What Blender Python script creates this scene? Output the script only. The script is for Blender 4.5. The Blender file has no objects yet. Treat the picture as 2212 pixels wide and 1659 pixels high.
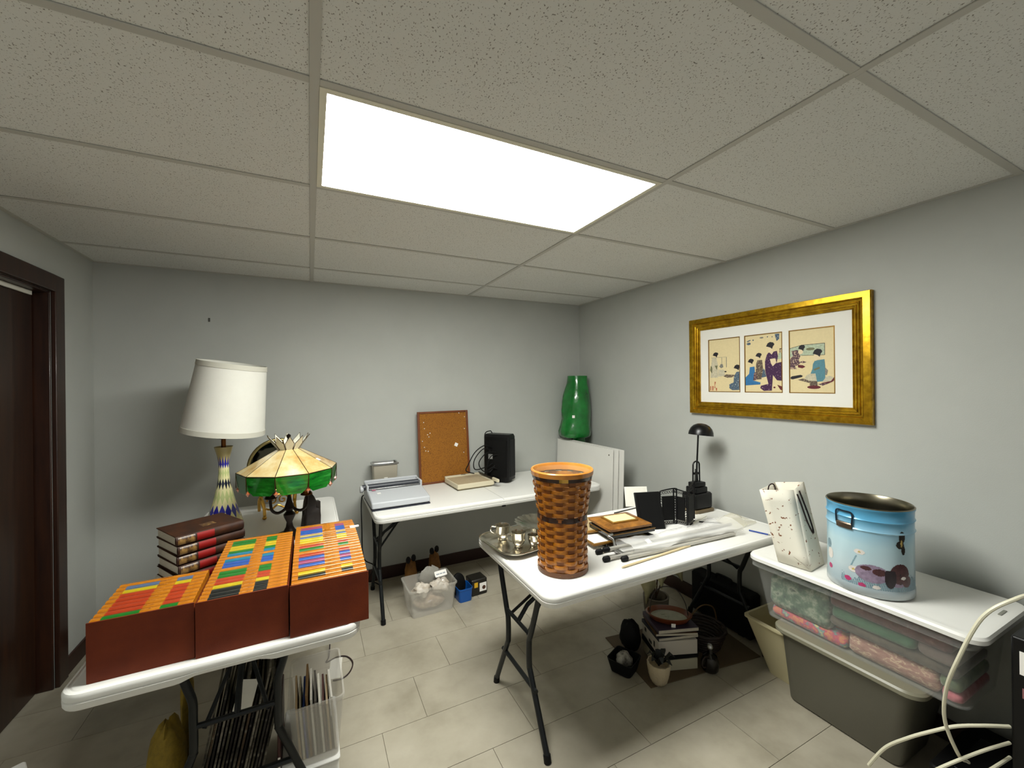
import bpy, bmesh, math, random
from mathutils import Vector, Matrix
random.seed(7)
PI = math.pi
scene = bpy.context.scene
COL = scene.collection

# ---------------------------------------------------------------- camera
CAM_H = 1.53
yaw, roll = 0.4576, -0.0107
fw = Vector((math.sin(yaw), math.cos(yaw), 0))
rt = Vector((math.cos(yaw), -math.sin(yaw), 0))
up = rt.cross(fw)
r2 = rt * math.cos(roll) + up * math.sin(roll)
u2 = -rt * math.sin(roll) + up * math.cos(roll)
cd = bpy.data.cameras.new('camera')
cam = bpy.data.objects.new('camera', cd)
COL.objects.link(cam)
cam.matrix_world = Matrix(((r2.x, u2.x, -fw.x, 0), (r2.y, u2.y, -fw.y, 0), (r2.z, u2.z, -fw.z, CAM_H), (0, 0, 0, 1)))
cd.sensor_fit = 'HORIZONTAL'; cd.sensor_width = 36.0
cd.lens = 884.79 / 2212 * 36.0
cd.clip_start = 0.02
scene.camera = cam

# ---------------------------------------------------------------- world and exposure
PANEL_POWER = 26.0          # radiance of the ceiling troffer's diffuser
w = bpy.data.worlds.new('world'); scene.world = w; w.use_nodes = True
w.node_tree.nodes['Background'].inputs[0].default_value = (0.97, 0.98, 0.95, 1)
w.node_tree.nodes['Background'].inputs[1].default_value = 0.32
vs = scene.view_settings
vs.view_transform = 'Standard'; vs.look = 'None'; vs.exposure = 0.5; vs.gamma = 1.0
vs.use_curve_mapping = False

# ---------------------------------------------------------------- helpers
def lin(c):
    return c / 12.92 if c <= 0.04045 else ((c + 0.055) / 1.055) ** 2.4
def hexc(h):
    if isinstance(h, (tuple, list)): return tuple(h)
    h = h.lstrip('#')
    return tuple(lin(int(h[i:i + 2], 16) / 255) for i in (0, 2, 4))

MATS = {}
def mat(name, col='808080', rough=0.5, metal=0.0, var=0.0, vscale=12.0, col2=None, bump=0.0, bscale=120.0,
        coat=0.0, alpha=1.0, trans=0.0, emit=0.0, stretch=None, rnd=0.0, spec=0.5, ramp=None, sheen=0.0):
    if name in MATS: return MATS[name]
    m = bpy.data.materials.new(name); m.use_nodes = True
    nt = m.node_tree; N = nt.nodes; L = nt.links
    b = N['Principled BSDF']
    c = hexc(col)
    b.inputs['Base Color'].default_value = (*c, 1)
    b.inputs['Roughness'].default_value = rough
    b.inputs['Metallic'].default_value = metal
    b.inputs['Specular IOR Level'].default_value = spec
    b.inputs['Coat Weight'].default_value = coat
    b.inputs['Alpha'].default_value = alpha
    b.inputs['Transmission Weight'].default_value = trans
    b.inputs['Sheen Weight'].default_value = sheen
    if emit:
        b.inputs['Emission Color'].default_value = (*c, 1); b.inputs['Emission Strength'].default_value = emit
    vec = None
    if var or col2 or bump or ramp:
        tc = N.new('ShaderNodeTexCoord'); vec = tc.outputs['Object']
        if stretch:
            mp = N.new('ShaderNodeMapping'); mp.inputs['Scale'].default_value = stretch
            L.new(vec, mp.inputs[0]); vec = mp.outputs[0]
    out = None
    if var or col2 or ramp:
        nz = N.new('ShaderNodeTexNoise'); nz.inputs['Scale'].default_value = vscale
        nz.inputs['Detail'].default_value = 5; nz.inputs['Roughness'].default_value = 0.6
        L.new(vec, nz.inputs['Vector'])
        rp = N.new('ShaderNodeValToRGB'); L.new(nz.outputs['Fac'], rp.inputs[0])
        el = rp.color_ramp.elements
        if ramp:
            el[0].position = ramp[0][0]; el[0].color = (*hexc(ramp[0][1]), 1)
            el[1].position = ramp[-1][0]; el[1].color = (*hexc(ramp[-1][1]), 1)
            for p, cc in ramp[1:-1]:
                e = el.new(p); e.color = (*hexc(cc), 1)
        else:
            a = hexc(col2) if col2 else tuple(min(1, x * (1 + var)) for x in c)
            d = c if col2 else tuple(x * (1 - var) for x in c)
            el[0].position = 0.33; el[0].color = (*d, 1); el[1].position = 0.67; el[1].color = (*a, 1)
        out = rp.outputs[0]
    if rnd:
        oi = N.new('ShaderNodeObjectInfo')
        mr = N.new('ShaderNodeMapRange'); mr.inputs[3].default_value = 1 - rnd; mr.inputs[4].default_value = 1 + rnd
        L.new(oi.outputs['Random'], mr.inputs[0])
        mx = N.new('ShaderNodeMix'); mx.data_type = 'RGBA'; mx.blend_type = 'MULTIPLY'; mx.inputs[0].default_value = 1
        if out: L.new(out, mx.inputs[6])
        else: mx.inputs[6].default_value = (*c, 1)
        L.new(mr.outputs[0], mx.inputs[7]); out = mx.outputs[2]
    if out: L.new(out, b.inputs['Base Color'])
    if bump:
        bz = N.new('ShaderNodeTexNoise'); bz.inputs['Scale'].default_value = bscale; bz.inputs['Detail'].default_value = 4
        L.new(vec, bz.inputs['Vector'])
        bp = N.new('ShaderNodeBump'); bp.inputs['Strength'].default_value = bump; bp.inputs['Distance'].default_value = 0.003
        L.new(bz.outputs['Fac'], bp.inputs['Height']); L.new(bp.outputs[0], b.inputs['Normal'])
    MATS[name] = m
    return m

def fleck_mat(name, base, fleck, scale, thr, rough=0.9, tint=None, stretch=(1, 1, 1), bump=0.4):
    """paint-like base with small dark flecks cut out of a noise (ceiling tile fissures, cork grain)"""
    m = mat(name, base, rough); nt = m.node_tree; N = nt.nodes; L = nt.links; b = N['Principled BSDF']
    tc = N.new('ShaderNodeTexCoord'); mp = N.new('ShaderNodeMapping'); mp.inputs['Scale'].default_value = stretch
    L.new(tc.outputs['Object'], mp.inputs[0])
    nz = N.new('ShaderNodeTexNoise'); nz.inputs['Scale'].default_value = scale; nz.inputs['Detail'].default_value = 2
    L.new(mp.outputs[0], nz.inputs['Vector'])
    rp = N.new('ShaderNodeValToRGB'); rp.color_ramp.elements[0].position = thr; rp.color_ramp.elements[1].position = thr + 0.035
    L.new(nz.outputs['Fac'], rp.inputs[0])
    big = N.new('ShaderNodeTexNoise'); big.inputs['Scale'].default_value = 3.0; big.inputs['Detail'].default_value = 3
    L.new(tc.outputs['Object'], big.inputs['Vector'])
    c = hexc(base); t = hexc(tint) if tint else c
    mb = N.new('ShaderNodeMix'); mb.data_type = 'RGBA'; mb.inputs[6].default_value = (*c, 1); mb.inputs[7].default_value = (*t, 1)
    L.new(big.outputs['Fac'], mb.inputs[0])
    mx = N.new('ShaderNodeMix'); mx.data_type = 'RGBA'; mx.inputs[6].default_value = (*hexc(fleck), 1)
    L.new(rp.outputs[0], mx.inputs[0]); L.new(mb.outputs[2], mx.inputs[7])
    L.new(mx.outputs[2], b.inputs['Base Color'])
    bp = N.new('ShaderNodeBump'); bp.inputs['Strength'].default_value = bump; bp.inputs['Distance'].default_value = 0.002
    L.new(rp.outputs[0], bp.inputs['Height']); L.new(bp.outputs[0], b.inputs['Normal'])
    return m

def rrect(x0, y0, x1, y1, r, n=5):
    """rounded rectangle outline, counter-clockwise"""
    r = max(0.0005, min(r, (x1 - x0) / 2 - 1e-4, (y1 - y0) / 2 - 1e-4)); P = []
    for cx, cy, a0 in ((x1 - r, y1 - r, 0), (x0 + r, y1 - r, 90), (x0 + r, y0 + r, 180), (x1 - r, y0 + r, 270)):
        for i in range(n + 1):
            a = math.radians(a0 + 90 * i / n); P.append((cx + r * math.cos(a), cy + r * math.sin(a)))
    return P

class MB:
    def __init__(s): s.v = []; s.f = []; s.m = []; s.mi = 0; s.tf = None
    def add(s, vs, fs):
        o = len(s.v)
        for p in vs:
            p = Vector(p); s.v.append(tuple(s.tf @ p) if s.tf else tuple(p))
        for f in fs: s.f.append(tuple(i + o for i in f)); s.m.append(s.mi)
        return s
    def box(s, x0, y0, z0, x1, y1, z1):
        return s.add([(x0, y0, z0), (x1, y0, z0), (x1, y1, z0), (x0, y1, z0), (x0, y0, z1), (x1, y0, z1), (x1, y1, z1), (x0, y1, z1)],
                     [(3, 2, 1, 0), (4, 5, 6, 7), (0, 1, 5, 4), (1, 2, 6, 5), (2, 3, 7, 6), (3, 0, 4, 7)])
    def loft(s, rings, cap0=True, cap1=True, closed=False):
        n = len(rings[0]); V = [p for r in rings for p in r]; F = []
        k = len(rings)
        for i in range(k if closed else k - 1):
            a, b = i * n, ((i + 1) % k) * n
            for j in range(n): F.append((a + j, a + (j + 1) % n, b + (j + 1) % n, b + j))
        if not closed:
            if cap0: F.append(tuple(reversed(range(n))))
            if cap1: F.append(tuple(range((k - 1) * n, k * n)))
        return s.add(V, F)
    def rbox(s, x0, y0, z0, x1, y1, z1, r=0.01, bev=0.003, n=4):
        """rounded-corner slab with softened top and bottom edges"""
        R = []
        for ins, z in ((bev, z0), (0, z0 + bev), (0, z1 - bev), (bev, z1)):
            R.append([(x, y, z) for x, y in rrect(x0 + ins, y0 + ins, x1 - ins, y1 - ins, max(r - ins, .0008), n)])
        return s.loft(R)
    def tube(s, pts, r, n=8, closed=False, cap=True):
        pts = [Vector(p) for p in pts]; k = len(pts); R = []; nrm = None
        for i, p in enumerate(pts):
            if closed: t = pts[(i + 1) % k] - pts[i - 1]
            else: t = pts[min(i + 1, k - 1)] - pts[max(i - 1, 0)]
            t.normalize()
            if nrm is None:
                nrm = t.orthogonal().normalized()
            else:
                nrm = (nrm - t * nrm.dot(t))
                nrm = nrm.normalized() if nrm.length > 1e-6 else t.orthogonal().normalized()
            bn = t.cross(nrm); rr = r[i] if isinstance(r, (list, tuple)) else r
            R.append([tuple(p + (nrm * math.cos(2 * PI * j / n) + bn * math.sin(2 * PI * j / n)) * rr) for j in range(n)])
        return s.loft(R, cap, cap, closed)
    def lathe(s, prof, n=32, c=(0, 0, 0), cap0=True, cap1=True, sx=1, sy=1):
        R = [[(c[0] + r * sx * math.cos(2 * PI * j / n), c[1] + r * sy * math.sin(2 * PI * j / n), c[2] + z) for j in range(n)] for r, z in prof]
        return s.loft(R, cap0, cap1)
    def sphere(s, c, r, n=14, sx=1, sy=1, sz=1):
        k = max(4, n // 2)
        return s.loft([[(c[0] + r * sx * math.sin(PI * i / k) * math.cos(2 * PI * j / n), c[1] + r * sy * math.sin(PI * i / k) * math.sin(2 * PI * j / n),
                         c[2] - r * sz * math.cos(PI * i / k)) for j in range(n)] for i in [0.08] + list(range(1, k)) + [k - 0.08]])
    def prism(s, poly, z0, z1):
        return s.loft([[(x, y, z0) for x, y in poly], [(x, y, z1) for x, y in poly]])
    def build(s, name, m, parent=None, bev=0, ang=38, loc=None, rot=None):
        me = bpy.data.meshes.new(name); me.from_pydata(s.v, [], s.f); me.update()
        ms = m if isinstance(m, (list, tuple)) else [m]
        for x in ms: me.materials.append(x)
        me.polygons.foreach_set('material_index', s.m)
        me.polygons.foreach_set('use_smooth', [True] * len(me.polygons))
        bm = bmesh.new(); bm.from_mesh(me); bmesh.ops.recalc_face_normals(bm, faces=bm.faces); bm.to_mesh(me); bm.free()
        me.set_sharp_from_angle(angle=math.radians(ang))
        o = bpy.data.objects.new(name, me); COL.objects.link(o)
        if parent: o.parent = parent
        if loc: o.location = loc
        if rot: o.rotation_euler = rot
        if bev:
            b = o.modifiers.new('bevel', 'BEVEL'); b.width = bev; b.segments = 2; b.limit_method = 'ANGLE'; b.angle_limit = math.radians(40)
        return o

def tag(o, label, cat, group=None):
    o['label'] = label; o['category'] = cat
    if group: o['group'] = group
    return o
def thing(name, label, cat, loc=(0, 0, 0), rz=0, group=None, rot=None):
    o = bpy.data.objects.new(name, None); COL.objects.link(o); o.location = loc
    o.rotation_euler = rot if rot else (0, 0, rz); o.empty_display_size = 0.05
    return tag(o, label, cat, group)
def struct(o):
    o['kind'] = 'structure'; return o
def dup(o, parent=None, name=None):
    c = o.copy(); COL.objects.link(c)
    if name: c.name = name
    if parent: c.parent = parent
    return c
def arc(c, r, a0, a1, n, plane='xz'):
    P = []
    for i in range(n + 1):
        a = math.radians(a0 + (a1 - a0) * i / n); x, y = r * math.cos(a), r * math.sin(a)
        P.append({'xz': (c[0] + x, c[1], c[2] + y), 'yz': (c[0], c[1] + x, c[2] + y), 'xy': (c[0] + x, c[1] + y, c[2])}[plane])
    return P
def bez(p, n=16):
    """smooth Catmull-Rom curve through points"""
    p = [Vector(q) for q in p]; out = []
    for i in range(len(p) - 1):
        a, b, c, d = p[max(i - 1, 0)], p[i], p[i + 1], p[min(i + 2, len(p) - 1)]
        for k in range(n):
            t = k / n
            out.append(0.5 * ((2 * b) + (c - a) * t + (2 * a - 5 * b + 4 * c - d) * t * t + (3 * b - a - 3 * c + d) * t ** 3))
    out.append(p[-1]); return out
ORD = ['first', 'second', 'third', 'fourth', 'fifth', 'sixth', 'seventh', 'eighth', 'ninth', 'tenth', 'eleventh', 'twelfth', 'thirteenth',
       'fourteenth', 'fifteenth', 'sixteenth', 'seventeenth', 'eighteenth', 'nineteenth', 'twentieth', 'twenty-first', 'twenty-second',
       'twenty-third', 'twenty-fourth', 'twenty-fifth', 'twenty-sixth']

# ---------------------------------------------------------------- shared materials
WALL = mat('wall_paint', 'b2b4af', 0.75, var=0.03, vscale=2.5, bump=0.12, bscale=260)
CEIL = fleck_mat('ceiling_tile', 'd8d8d4', '807b73', 250, 0.335, tint='d2d2cc', stretch=(1, 0.75, 1), bump=0.3)
GRID = mat('ceiling_grid', 'b4b2aa', 0.5)
FLOORT = mat('floor_tile', 'a09886', 0.42, ramp=[(0.28, '8d8675'), (0.5, 'a29b8a'), (0.74, 'afa898')], vscale=3.2, rnd=0.04, bump=0.05, bscale=60)
GROUT = mat('grout', '7d7564', 0.9)
WOOD_DK = mat('dark_stained_wood', '2a140a', 0.4, ramp=[(0.3, '1d0c07'), (0.7, '361b0c')], vscale=5, stretch=(9, 9, 0.7), coat=0.15)
WOOD_DOOR = mat('door_wood', '2a160b', 0.42, ramp=[(0.3, '1c0d07'), (0.7, '341c0c')], vscale=4, stretch=(9, 9, 0.6), coat=0.2)
BASE = mat('brown_vinyl_base', '2e140b', 0.45)
WHITE = mat('white_plastic', 'e6e5e0', 0.38, var=0.015, vscale=5, bump=0.06, bscale=400)
LEG = mat('dark_grey_enamel', '171a1b', 0.35, metal=0.2, spec=0.35)
RUB = mat('black_rubber', '070708', 0.6, spec=0.25)
BLACK = mat('black_plastic', '070708', 0.4, spec=0.3)
BLKM = mat('matte_black', '080808', 0.65, spec=0.2)
BRASS = mat('polished_brass', 'c99c4a', 0.22, metal=1.0)
ABRASS = mat('antique_brass', '6d4524', 0.3, metal=1.0)
SILVER = mat('silver_plate', 'cbc5b6', 0.22, metal=1.0, var=0.12, vscale=14)
STEEL = mat('steel', 'b5b6b6', 0.28, metal=1.0)
STICK = mat('white_sticker', 'f2efea', 0.5)
CLEAR = mat('clear_plastic', 'e9eaea', 0.12, alpha=0.22, spec=0.6)
HAZE = mat('hazy_plastic', 'd9d6cf', 0.3, alpha=0.34)
BAG = mat('poly_bag', 'f2f2f0', 0.12, alpha=0.36, bump=0.8, bscale=30, spec=0.8)
PAPER = mat('paper', 'e9e6dc', 0.75, var=0.03, vscale=30)
PAGES = mat('page_block', 'b9b1a0', 0.8, var=0.12, vscale=60, stretch=(1, 1, 14))

# ---------------------------------------------------------------- room
XL, XR, YB, YF, ZC = -1.185, 2.411, 3.367, -1.6, 2.303
X0G, Y0G, TP = 0.017, 1.1445, 0.61
# floor tiles, 0.6 x 0.29 laid in a one-third bond
fl = struct(MB().box(XL - .3, YF - .1, -0.06, XR + .1, YB + .1, -0.004).build('floor', GROUT))
tx, ty, g = 0.605, 0.2875, 0.0022
tiles = {}
for k in range(-13, 7):
    y0 = 1.875 + k * ty; y1 = y0 + ty
    if y1 < YF or y0 > YB: continue
    xo = 0.469 + 0.2 * k
    i0 = int(math.floor((XL - .3 - xo) / tx))
    for i in range(i0, i0 + 9):
        x0 = max(XL - .28, xo + i * tx); x1 = min(XR, xo + (i + 1) * tx)
        if x1 - x0 < 0.01: continue
        ya, yb = max(YF, y0), min(YB, y1)
        t = MB().box(x0 + g / 2, ya + g / 2, -0.004, x1 - g / 2, yb - g / 2, 0).build('floor_tile', FLOORT, fl)
# walls
wb = struct(MB().box(XL - .3, YB, 0, XR + .1, YB + .1, ZC + .1).build('wall_back', WALL))
wr = struct(MB().box(XR, YF, 0, XR + .1, YB, ZC + .1).build('wall_right', WALL))
DY0, DY1, DZ = 2.02, 2.915, 2.03          # door opening in the left wall
m = MB(); m.box(XL - .1, DY1, 0, XL, YB, ZC + .1); m.box(XL - .1, YF, 0, XL, DY0, ZC + .1); m.box(XL - .1, DY0, DZ, XL, DY1, ZC + .1)
wl = struct(m.build('wall_left', WALL))
mk = MB().box(-0.61, YB - .004, 1.97, -0.600, YB - .001, 1.995).build('wall_scuff', mat('scuff', '55554f', 0.8), wb)
# door: recessed dark slab, jambs, casing
d1 = bpy.data.objects.new('door_1', None); COL.objects.link(d1); struct(d1); d1.location = (XL - .06, DY0, 0)
MB().box(-.04, .012, .008, 0, DY1 - DY0 - .02, DZ - .012).build('door_slab', WOOD_DOOR, d1, bev=.002)
MB().box(.0, .06, .12, .006, .40, DZ - .12).build('door_panel', mat('door_panel_wood', '5a3312', 0.4, ramp=[(0.3, '4a2a0f'), (0.7, '67401a')], vscale=4, stretch=(9, 9, .6)), d1)
kb = MB(); kb.lathe([(.026, 0), (.026, .008), (.01, .012), (.01, .03), (.028, .045), (.026, .06), (.008, .066)], 20)
kb.build('door_knob', BRASS, d1, loc=(.0, .07, 1.0), rot=(0, PI / 2, 0))
t1 = bpy.data.objects.new('trim_1', None); COL.objects.link(t1); struct(t1)
cw = .085
for nm, b in (('casing_side', (XL - .001, DY1 - .002, 0, XL + .02, DY1 + cw, DZ + cw)), ('casing_side', (XL - .001, DY0 - cw, 0, XL + .02, DY0 + .002, DZ + cw)),
              ('casing_head', (XL - .001, DY0, DZ - .002, XL + .022, DY1, DZ + cw)), ('jamb', (XL - .10, DY1 - .012, 0, XL, DY1 - .001, DZ)),
              ('jamb', (XL - .10, DY0 + .001, 0, XL, DY0 + .012, DZ)), ('head_jamb', (XL - .10, DY0, DZ - .012, XL, DY1, DZ - .001))):
    MB().box(*b).build(nm, WOOD_DK, t1, bev=.004)
MB().box(XL - .055, DY0 + .02, DZ - .034, XL - .046, DY1 - .05, DZ - .014).build('light_gap_strip', mat('pale_strip', 'd8d4c8', 0.5), t1)  # pale colour stands in for bright light in the gap above the door
# baseboards
for nm, b in (('baseboard_back', (XL, YB - .012, 0, XR, YB - .0005, .095)), ('baseboard_right', (XR - .012, YF, 0, XR - .0005, YB - .012, .095)),
              ('baseboard_left', (XL + .0005, DY1 + cw, 0, XL + .012, YB - .012, .095)), ('baseboard_left_near', (XL + .0005, YF, 0, XL + .012, DY0 - cw, .095))):
    struct(MB().box(*b).build(nm, BASE, bev=.003))
# suspended ceiling: slab above, lay-in tiles, tee bars
ce = struct(MB().box(XL - .3, YF - .1, ZC + .03, XR + .1, YB + .1, ZC + .1).build('ceiling', mat('ceiling_void', '8a857a', 0.9)))
xs = [XL, X0G, X0G + 1.22, XR]
ysg = [YF] + [Y0G + TP * k for k in range(-4, 4)] + [YB]
ysg = [y for y in ysg if YF <= y <= YB]
for i in range(3):
    for j in range(len(ysg) - 1):
        if i == 1 and abs(ysg[j] - Y0G) < .01: continue
        a, b_, c_, e_ = xs[i] + .003, ysg[j] + .003, xs[i + 1] - .003, ysg[j + 1] - .003
        MB().box(a, b_, ZC, c_, e_, ZC + .016).build('ceiling_tile', CEIL, ce, loc=(0, 0, 0))
for x in xs[1:3]: MB().box(x - .012, YF, ZC - .004, x + .012, YB, ZC - .0005).build('main_tee', GRID, ce, bev=.001)
for j, y in enumerate(ysg[1:-1]):
    for i in range(3):
        a, c_ = xs[i] + (.012 if i else 0), xs[i + 1] - (.012 if i < 2 else 0)
        MB().box(a, y - .012, ZC - .0035, c_, y + .012, ZC - .0005).build('cross_tee', GRID, ce, bev=.001)
for b in ((XL, YB - .02, ZC - .003, XR, YB - .0005, ZC), (XR - .02, YF, ZC - .003, XR - .0005, YB - .02, ZC), (XL + .0005, YF, ZC - .003, XL + .02, YB - .02, ZC)):
    MB().box(*b).build('wall_angle', GRID, ce)
# troffer light
lt = thing('ceiling_light', 'bright white rectangular light panel set into the ceiling grid', 'ceiling light', (X0G + .61, Y0G + TP / 2, ZC - .002))
m = MB()
for b in ((-.598, -.293, -.004, .598, -.275, .006), (-.598, .275, -.004, .598, .293, .006), (-.598, -.275, -.004, -.58, .275, .006), (.58, -.275, -.004, .598, .275, .006)): m.box(*b)
m.build('frame', mat('troffer_frame', 'dcd8c4', 0.4), lt)
MB().box(-.58, -.275, -.002, .58, .275, .004).build('diffuser', mat('lit_diffuser', 'fcfdf6', 0.4, emit=PANEL_POWER), lt)
MB().box(-.6, -.295, .008, .6, .295, .03).build('housing', mat('troffer_housing', 'c8c4b8', 0.5), lt)

# ================================================================ folding tables
T = 0.725
def folding_table(name, label, L, W, loc, rz, seam=False, notch=False, inset=.06, narrow=False):
    """white moulded top along local x, hourglass tube legs at both ends"""
    t = thing(name, label, 'table', loc, rz)
    hx, hy = L / 2, W / 2; R = []
    prof = [(.020, 0), (.017, -.0022), (.013, -.0022), (.010, 0), (.004, -.0015), (.001, -.006), (0, -.012), (.0005, -.020), (.003, -.0215), (.003, -.024), (0, -.0255), (.001, -.040), (.004, -.045), (.02, -.045)]
    for ins, dz in prof:
        ring = []
        for x, y in rrect(-hx + ins, -hy + ins, hx - ins, hy - ins, .055 - ins, 6):
            ring.append((x, y, T + dz))
        if notch:                       # hand-hold notch: the skirt of the near short end is raised in the middle
            full = []
            for i, p in enumerate(ring):
                q_ = ring[(i + 1) % len(ring)]; full.append(p)
                if abs(p[0] - q_[0]) < 1e-6 and p[0] < 0 and abs(p[1] - q_[1]) > .2:
                    for k in range(1, 40):
                        yy = p[1] + (q_[1] - p[1]) * k / 40
                        f = max(0, min(1, (.125 - abs(yy)) / .05)); f = f * f * (3 - 2 * f)
                        full.append((p[0], yy, p[2] + (.012 * f if dz < -.03 else .004 * f if dz < -.02 else 0)))
            ring = full
        R.append(ring)
    m = MB(); m.loft(R[:-1], True, False)
    m.box(-hx + .03, -hy + .03, T - .030, hx - .03, hy - .03, T - .012)
    m.build('table_top', WHITE, t, ang=28)
    if seam:
        MB().box(-.0012, -hy + .002, T - .044, .0012, hy - .002, T + .0002).build('fold_seam', mat('seam_grey', '9a9a96', .6), t)
        MB().box(-.012, -hy - .002, T - .052, .012, -hy + .014, T - .043).build('hinge', RUB, t)
    for s in (-1, 1):
        x = s * (hx - inset)
        for q in (-1, 1):
            P = [(x, q * .205, T - .03), (x, q * .19, T - .10), (x, q * .125, T - .27), (x, q * .105, T - .32), (x, q * .105, T - .42), (x, q * .122, T - .46), (x, q * .25, .02)]
            if narrow: P = [(x, q * .15, T - .03), (x, q * .142, T - .12), (x, q * .12, T - .20), (x, q * .118, T - .26), (x, q * .118, T - .36), (x, q * .13, T - .40), (x, q * .25, .02)]
            lg = MB().tube(bez(P, 5), .0125, 10).build('leg', LEG, t)
            MB().tube([(x, q * .247, .028), (x, q * .2535, .0005)], .0155, 12).build('foot_cap', RUB, lg)
        MB().tube([(x, -.11, T - .285), (x, .11, T - .285)], .009, 8).build('crossbar', LEG, t)
        MB().tube([(x, -.165, .225), (x, .165, .225)], .010, 8).build('crossbar', LEG, t)
        MB().tube([(x, -.205, T - .035), (x, .205, T - .035)], .0125, 8).build('top_rail', LEG, t)
        br = MB().tube([(x, 0, T - .285), (x - s * .05, 0, T - .22), (x - s * .36, 0, T - .03)], .010, 8).build('brace', LEG, t)
        MB().tube([(x, .09, T - .30), (x - s * .16, .01, T - .135)], .007, 8).build('brace_arm', LEG, t)
        MB().tube([(x, -.09, T - .30), (x - s * .16, -.01, T - .135)], .007, 8).build('brace_arm', LEG, t)
        MB().tube(arc((x - s * .16, 0, T - .13), .016, 0, 330, 10, 'yz'), .003, 6).build('lock_ring', STEEL, br)
    return t
tA = folding_table('folding_table', 'white folding table holding the lamps and brown boxes of orange volumes', 1.80, .755, (-.229, 2.375, 0), PI / 2, notch=True, inset=.16, narrow=True)
tB = folding_table('folding_table', 'white folding table along the back wall under the corkboard', 1.73, .74, (1.21, 2.972, 0), 0, seam=True)
tC = folding_table('folding_table', 'white folding table with the tall woven basket on its corner', 1.53, .74, (1.55, 1.68, 0), 0)

# ================================================================ things on the left table
CASE = mat('brown_slipcase', '64240a', .6, ramp=[(.3, '5a1e06'), (.7, '702c0c')], vscale=8, bump=.1, bscale=300, spec=.25)
ORG = mat('orange_spine', 'a4620e', .26, ramp=[(.3, '965608'), (.7, 'b06e14')], vscale=40, coat=.35)
ORG2 = mat('orange_spine_lettering', 'a55a14', .4, ramp=[(.44, 'b26c10'), (.58, '7a420c')], vscale=160, stretch=(1, .3, 1), coat=.3)
PC = {c: mat('spine_label_' + n, h, .32, var=.12, vscale=60, coat=.3) for c, n, h in (('g', 'green', '126018'), ('r', 'red', '963010'), ('y', 'yellow', 'a89410'),
      ('b', 'blue', '1f468c'), ('k', 'black', '0e110f'), ('t', 'teal', '166480'), ('m', 'mauve', '843858'), ('s', 'slate', '4b5a76'), ('e', 'beige', '9c8c4c'), ('o', 'olive', '4f6a2a'))}
CN = dict(g='green', r='red', y='yellow', b='blue', k='black', t='teal', m='mauve', s='slate', e='beige', o='olive')
mag_cache = {}
def magazine(x0, x1, y0, th, z0, z1, c, box, idx, lp, rp, step=0.0):
    lab = ('plain orange spine' if c == '-' else 'orange spine with %s patches' % CN[c])
    t = thing('bound_volume', '%s, %s volume from the front in the %s brown slipcase' % (lab, ORD[idx], box), 'book', (x0, y0, z0), 0, 'orange bound volumes in the %s slipcase' % box)
    W, H = x1 - x0, z1 - z0
    key = (round(W, 4), round(th, 4), round(H, 3))
    if key not in mag_cache:
        m = MB(); R = []
        for x in (0, W):
            R.append([(x, .001, 0), (x, th - .001, 0), (x, th - .0004, H - .0030), (x, th * .8, H - .0006), (x, th * .5, H), (x, th * .2, H - .0006), (x, .0004, H - .0030)])
        m.loft(R)
        o = m.build('volume_body', ORG, t, ang=70); mag_cache[key] = o
    else: dup(mag_cache[key], t, 'volume_body')
    kp = ('txt', key)
    m = MB(); m.box(W * .47, th * .36, H + .0000, W * .57, th * .64, H + .0003)
    m.build('spine_lettering', ORG2, t)
    if c != '-':
        for a, b in (lp, rp):
            m = MB(); P = [(.0002, H - .0029), (th * .2, H - .0003), (th * .5, H + .0004), (th * .8, H - .0003), (th - .0002, H - .0029)]
            m.loft([[(xx, y, z) for y, z in P] + [(xx, y, z - .001) for y, z in reversed(P)] for xx in (a * W, b * W)])
            m.build('spine_label', PC[c], t, ang=70)
    return t
def slipcase(x0, x1, y0, y1, seq, box, lp, rp, zfun):
    s = thing('slipcase', 'brown slipcase of orange volumes, %s of the three on the table end' % box, 'slipcase', (x0, y0, T), 0, 'brown slipcases')
    W, D, H, q = x1 - x0, y1 - y0, .166, .004
    MB().box(0, 0, 0, W, q, H).build('front_panel', CASE, s, bev=.001)
    MB().box(0, D - q, 0, W, D, H * .9).build('rear_panel', CASE, s, bev=.001)
    MB().box(0, q, 0, q, D - q, H * .9).build('side_panel', CASE, s); MB().box(W - q, q, 0, W, D - q, H * .9).build('side_panel', CASE, s)
    MB().box(q, q, 0, W - q, D - q, q).build('base_panel', CASE, s)
    n = len(seq); th = (D - 2 * q - .001) / n
    for i, c in enumerate(seq):
        yy = y0 + q + .0005 + i * th
        v = magazine(x0 + q + .0006, x1 - q - .0006, yy, th * .985, T + q + .0004, zfun((i + .5) / n) + random.uniform(-.0006, .0006), c, box, i, lp, rp)
        if box == 'rightmost' and i == 16:
            W_ = x1 - x0 - 2 * q; H_ = zfun((i + .5) / n) - T - q
            MB().box(W_ - .022, .004, H_ - .001, W_ + .014, th * .9, H_ + .002).build('price_sticker', STICK, v)
slipcase(-.554, -.3155, 1.512, 1.745, 'grrrrrys-', 'leftmost', (.10, .46), (.66, .84), lambda f: .892 + .010 * f)
slipcase(-.3125, -.0695, 1.504, 2.03, 'kkkyrrgg-bbtttgyygg-', 'middle', (.10, .44), (.60, .76), lambda f: .890 + .012 * f)
slipcase(-.0655, .1735, 1.490, 2.075, '-ky-bmbr-gr-yysebbbmm--', 'rightmost', (.08, .44), (.66, .82), lambda f: .893 + .026 * math.sin(PI * f * .9))

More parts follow.
